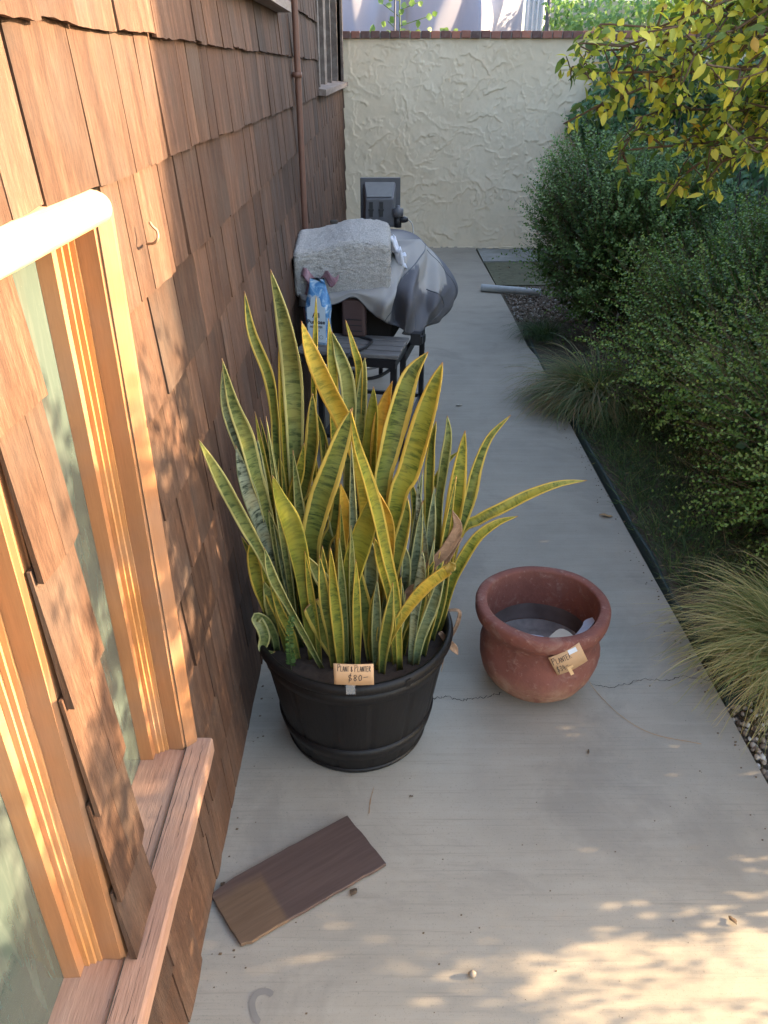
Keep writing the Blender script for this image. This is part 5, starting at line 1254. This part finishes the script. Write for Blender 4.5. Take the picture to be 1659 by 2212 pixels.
# pipe
pp = MB().tube([gz(1040,621,.032), gz(1168,632,.032)], .030, 16, cap=False).tube([gz(1041,621,.032), gz(1168,632,.032)], .024, 16, cap=False).build('pipe', M['pipe_grey'], None, True, origin=tuple(gz(1040,621))); tag(pp, 'pale grey pipe lying across the path edge near the stucco wall', 'pipe')
# yellowing tree
rng = np.random.default_rng(61)
tree = empty('fruit_tree', (2.35, 3.1, 0), 'fruit tree with yellow and green leaves overhanging from the upper right', 'tree')
TB = Vector((2.35, 3.1, -.05)); limbs = []; m = MB()
m.tube(spline([TB, (2.33,3.08,.5), (2.28,3.05,1.0), (2.22,3.02,1.35)], 14), [.055-.0018*i for i in range(14)], 12)
m.build('trunk', M['bark'], tree, True)
tw = MB(); segs = []
def grow(a, b, r0, r1, sag=.06):
    a, b = np.array(a, float), np.array(b, float); mid = (a+b)/2+rng.normal(0, .05, 3)+np.array([0, 0, sag]); S = spline([a, mid, b], 9)
    tw.tube(S, [r0+(r1-r0)*i/8 for i in range(9)], 6); return S
tips = [gy(1262,158,2.9), gy(1300,225,2.9), gy(1345,100,2.75), gy(1420,60,2.6), gy(1345,325,3.0), gy(1470,385,2.9), gy(1560,350,2.7), gy(1640,330,2.5), gy(1500,120,2.6), gy(1600,150,2.5), gy(1560,250,2.9), gy(1430,240,3.1), gy(1480,20,2.9), gy(1600,60,2.8), gy(1380,180,3.3), gy(1290,110,3.1)]
tips = [np.array(p) for p in tips]
for k in range(58):
    d = rdir(1)[0]; d[2] = abs(d[2])*.9-.15; p = np.array([2.05, 2.85, 2.05])+d*np.array([1.15, 1.25, .85])*rng.uniform(.6, 1)
    p[1] = max(p[1], 2.15+.3*rng.random()); tips.append(p)
for k in range(26):  # extra crown tips out of view, added to dapple the wall
    d = rdir(1)[0]; tips.append(np.array([2.35, 1.60, 1.72])+d*np.array([.5, .62, .30]))
hubs = [np.array(p) for p in ((1.75,2.9,1.62),(1.7,2.55,1.9),(1.95,3.3,2.0),(2.5,3.2,2.1),(2.5,2.4,1.9),(1.9,2.1,1.95),(2.1,2.8,2.5),(1.75,3.4,1.75),(2.35,1.8,1.75))]
for hb in hubs: grow((2.22,3.02,1.3), hb, .026, .016, .05)
cl = Cloud()
Pn = []; Dn = []
for tp in tips:
    hb = min(hubs, key=lambda q: np.linalg.norm(q-tp)); S = grow(hb, tp, .011, .003, .05)
    first = any(tp is q for q in tips[:16]); 
    for j in range(2, 9):
        for s in range(2 if not first else 3):
            d = rdir(1)[0]; d = d*.7+(np.array(S[min(j, 8)])-np.array(S[j-2]))/max(1e-6, np.linalg.norm(np.array(S[min(j, 8)])-np.array(S[j-2])))*.8; d[2] += .25
            e = np.array(S[j])+d*(rng.uniform(.03, .09) if first else rng.uniform(.07, .22)); Q = grow(S[j], e, .0035, .0018, 0)
            for q in Q[2:]: Pn.append(q); Dn.append(d)
        Pn.append(S[j]); Dn.append(rdir(1)[0])
Pn = np.array(Pn); Dn = np.array(Dn); n = len(Pn)
rp = rng.random(n) < .80; Pn, Dn = Pn[rp], Dn[rp]; n = len(Pn)
D = rdir(n)*.8+Dn*.5+np.array([0, 0, -.25]); U = rdir(n)*.7+np.array([0, 0, .8])
yel = np.clip(.33+.42*np.sin(Pn[:, 0]*2.7+Pn[:, 2]*3.1+.4)+.30*(Pn[:, 2]-1.7)-.16+rng.normal(0, .30, n), 0, 1)
Pn = np.concatenate([Pn, Pn+rdir(n)*.045]); D = np.concatenate([D, rdir(n)+np.array([0,0,-.3])]); U = np.concatenate([U, rdir(n)*.7+np.array([0,0,.8])]); yel = np.concatenate([yel, np.clip(yel+rng.normal(-.06,.2,n),0,1)]); n *= 2
cl.add(*leaves_np(Pn, D, U, rng.uniform(.026, .052, n), rng.uniform(.014, .025, n), yel, 'oval'))
tw.build('branches', M['twig'], tree, True); cl.build('foliage', 'tree_leaf', tree)
# young vine behind the wall in front of the sheet
rng = np.random.default_rng(71); g0 = gy(865, 75, 9.5)
vn = empty('seedling_vine', (g0.x, 9.5, 0), 'thin vine with a few round pale green leaves in front of the lavender sheet', 'vine')
m = MB(); m.tube(spline([(g0.x,9.5,0),(g0.x+.03,9.5,1.2),(g0.x,9.5,1.9),(g0.x-.02,9.5,2.5)], 20), .007, 6)
Pv = []
for k in range(9):
    z = 1.95+.07*k; s = -1 if k % 2 else 1; e = (g0.x+s*rng.uniform(.12, .38), 9.5, z+rng.uniform(0, .12)); m.tube([(g0.x, 9.5, z-.05), e], .004, 5); 
    for j in range(3): Pv.append((e[0]-s*.08*j+rng.normal(0, .02), 9.48, e[2]-.02*j))
for k in range(9): Pv.append((g0.x+rng.uniform(-.35, .6), 9.3, 1.97+rng.uniform(-.02, .03)))
m.build('stem', M['weed_leaf'], vn, True); Pv = np.array(Pv); n = len(Pv); cl = Cloud()
foliage('vine_leaf', [(0, (.10,.20,.06)), (1, (.30,.42,.16))], trans=.35)
D = rdir(n); D[:, 1] *= .2; cl.add(*leaves_np(Pv, D, np.tile([0, -1, .2], (n, 1))+rdir(n)*.4, rng.uniform(.05, .08, n), rng.uniform(.05, .075, n), rng.random(n), 'oval')); cl.build('leaves', 'vine_leaf', vn)
# small things on the concrete
rng = np.random.default_rng(81)
def fallen(label, p, L, W, az, mat='dry_leaf'):
    c = Vector(p); D = np.array([[math.cos(az), math.sin(az), .12]]); V, F, T = leaves_np(np.array([[c.x, c.y, .004]]), D, np.array([[.1, .2, 1.]]), np.array([L]), np.array([W]), np.array([.5]), 'oval')
    V[:, 2] = np.maximum(V[:, 2], .003)+.004*np.abs(np.sin(np.arange(len(V))*1.7)); o = mk('fallen_leaf', V, F, M[mat], None, True, origin=(c.x, c.y, 0)); so = o.modifiers.new('s', 'SOLIDIFY'); so.thickness = .0008; so.offset = 1
    return tag(o, label, 'leaf')
fallen('tan fallen leaf lying alone on the path beside the green edging', gz(1294,1115), .055, .028, -.15)
fallen('tiny pale curled leaf lying on the path behind the snake plant', gz(985,878), .04, .02, .4, 'shard_b')
fallen('dark crumpled leaf lying on the concrete at the lower right of the photo', gz(1590,2000), .022, .014, 2.0, 'twig')
fallen('dark leaf scrap on the concrete directly below the loose cedar shake', gz(758,1938), .022, .018, 1.0, 'twig')
fallen('small dark leaf bit at the left corner of the cedar shake', gz(478,1917), .012, .01, 1.0, 'twig')
fallen('dark seed husk on the concrete between planter and cedar shake', gz(884,1724), .010, .006, .3, 'twig')
fallen('small curled dark husk on the concrete below the terracotta pot', gz(1270,1632), .018, .006, 1.3, 'twig')
pe = MB().tube(spline([gz(1012,2102,.006), gz(1020,2104,.008), gz(1028,2102,.006)], 7), [.002,.005,.007,.0075,.007,.005,.002], 10).build('pebble', M['pebble'], None, True, origin=tuple(gz(1020,2102))); tag(pe, 'small brown pebble on the concrete near the bottom of the photo', 'pebble')
m = MB(); 
for k in range(110):
    c = gz(rng.uniform(480, 1600), rng.uniform(900, 2200))
    if c.x > .97 or c.x < -.38: continue
    s = rng.uniform(.0006, .0022); m.obox((c.x, c.y, s*.4), (s, 0, 0), (s*.2, s*.7, 0), (0, 0, s*.4))
for k in range(260):
    y = rng.uniform(.5, 5); x = -.380+abs(rng.normal(0, .035)) if k % 3 == 0 else .995-abs(rng.normal(0, .03)); s = rng.uniform(.0008, .0032); m.obox((x, y, s*.4), (s, 0, 0), (s*.2, s*.7, 0), (0, 0, s*.4))
gr = m.build('grit', M['twig'], None, origin=(0, 1, 0)); gr['kind'] = 'stuff'
# long dry grass stem trailing over the path from the pot
P = [gz(1262,1452,.02), gz(1285,1490,.004), gz(1340,1545,.004), gz(1410,1585,.003), gz(1515,1607,.003)]
gs = MB().tube(spline(P, 30), .0007, 5).build('stray_straw', M['dry_leaf'], None, True, origin=tuple(gz(1340,1545))); tag(gs, 'long thin dry grass stem curving over the concrete from the terracotta pot', 'stem')
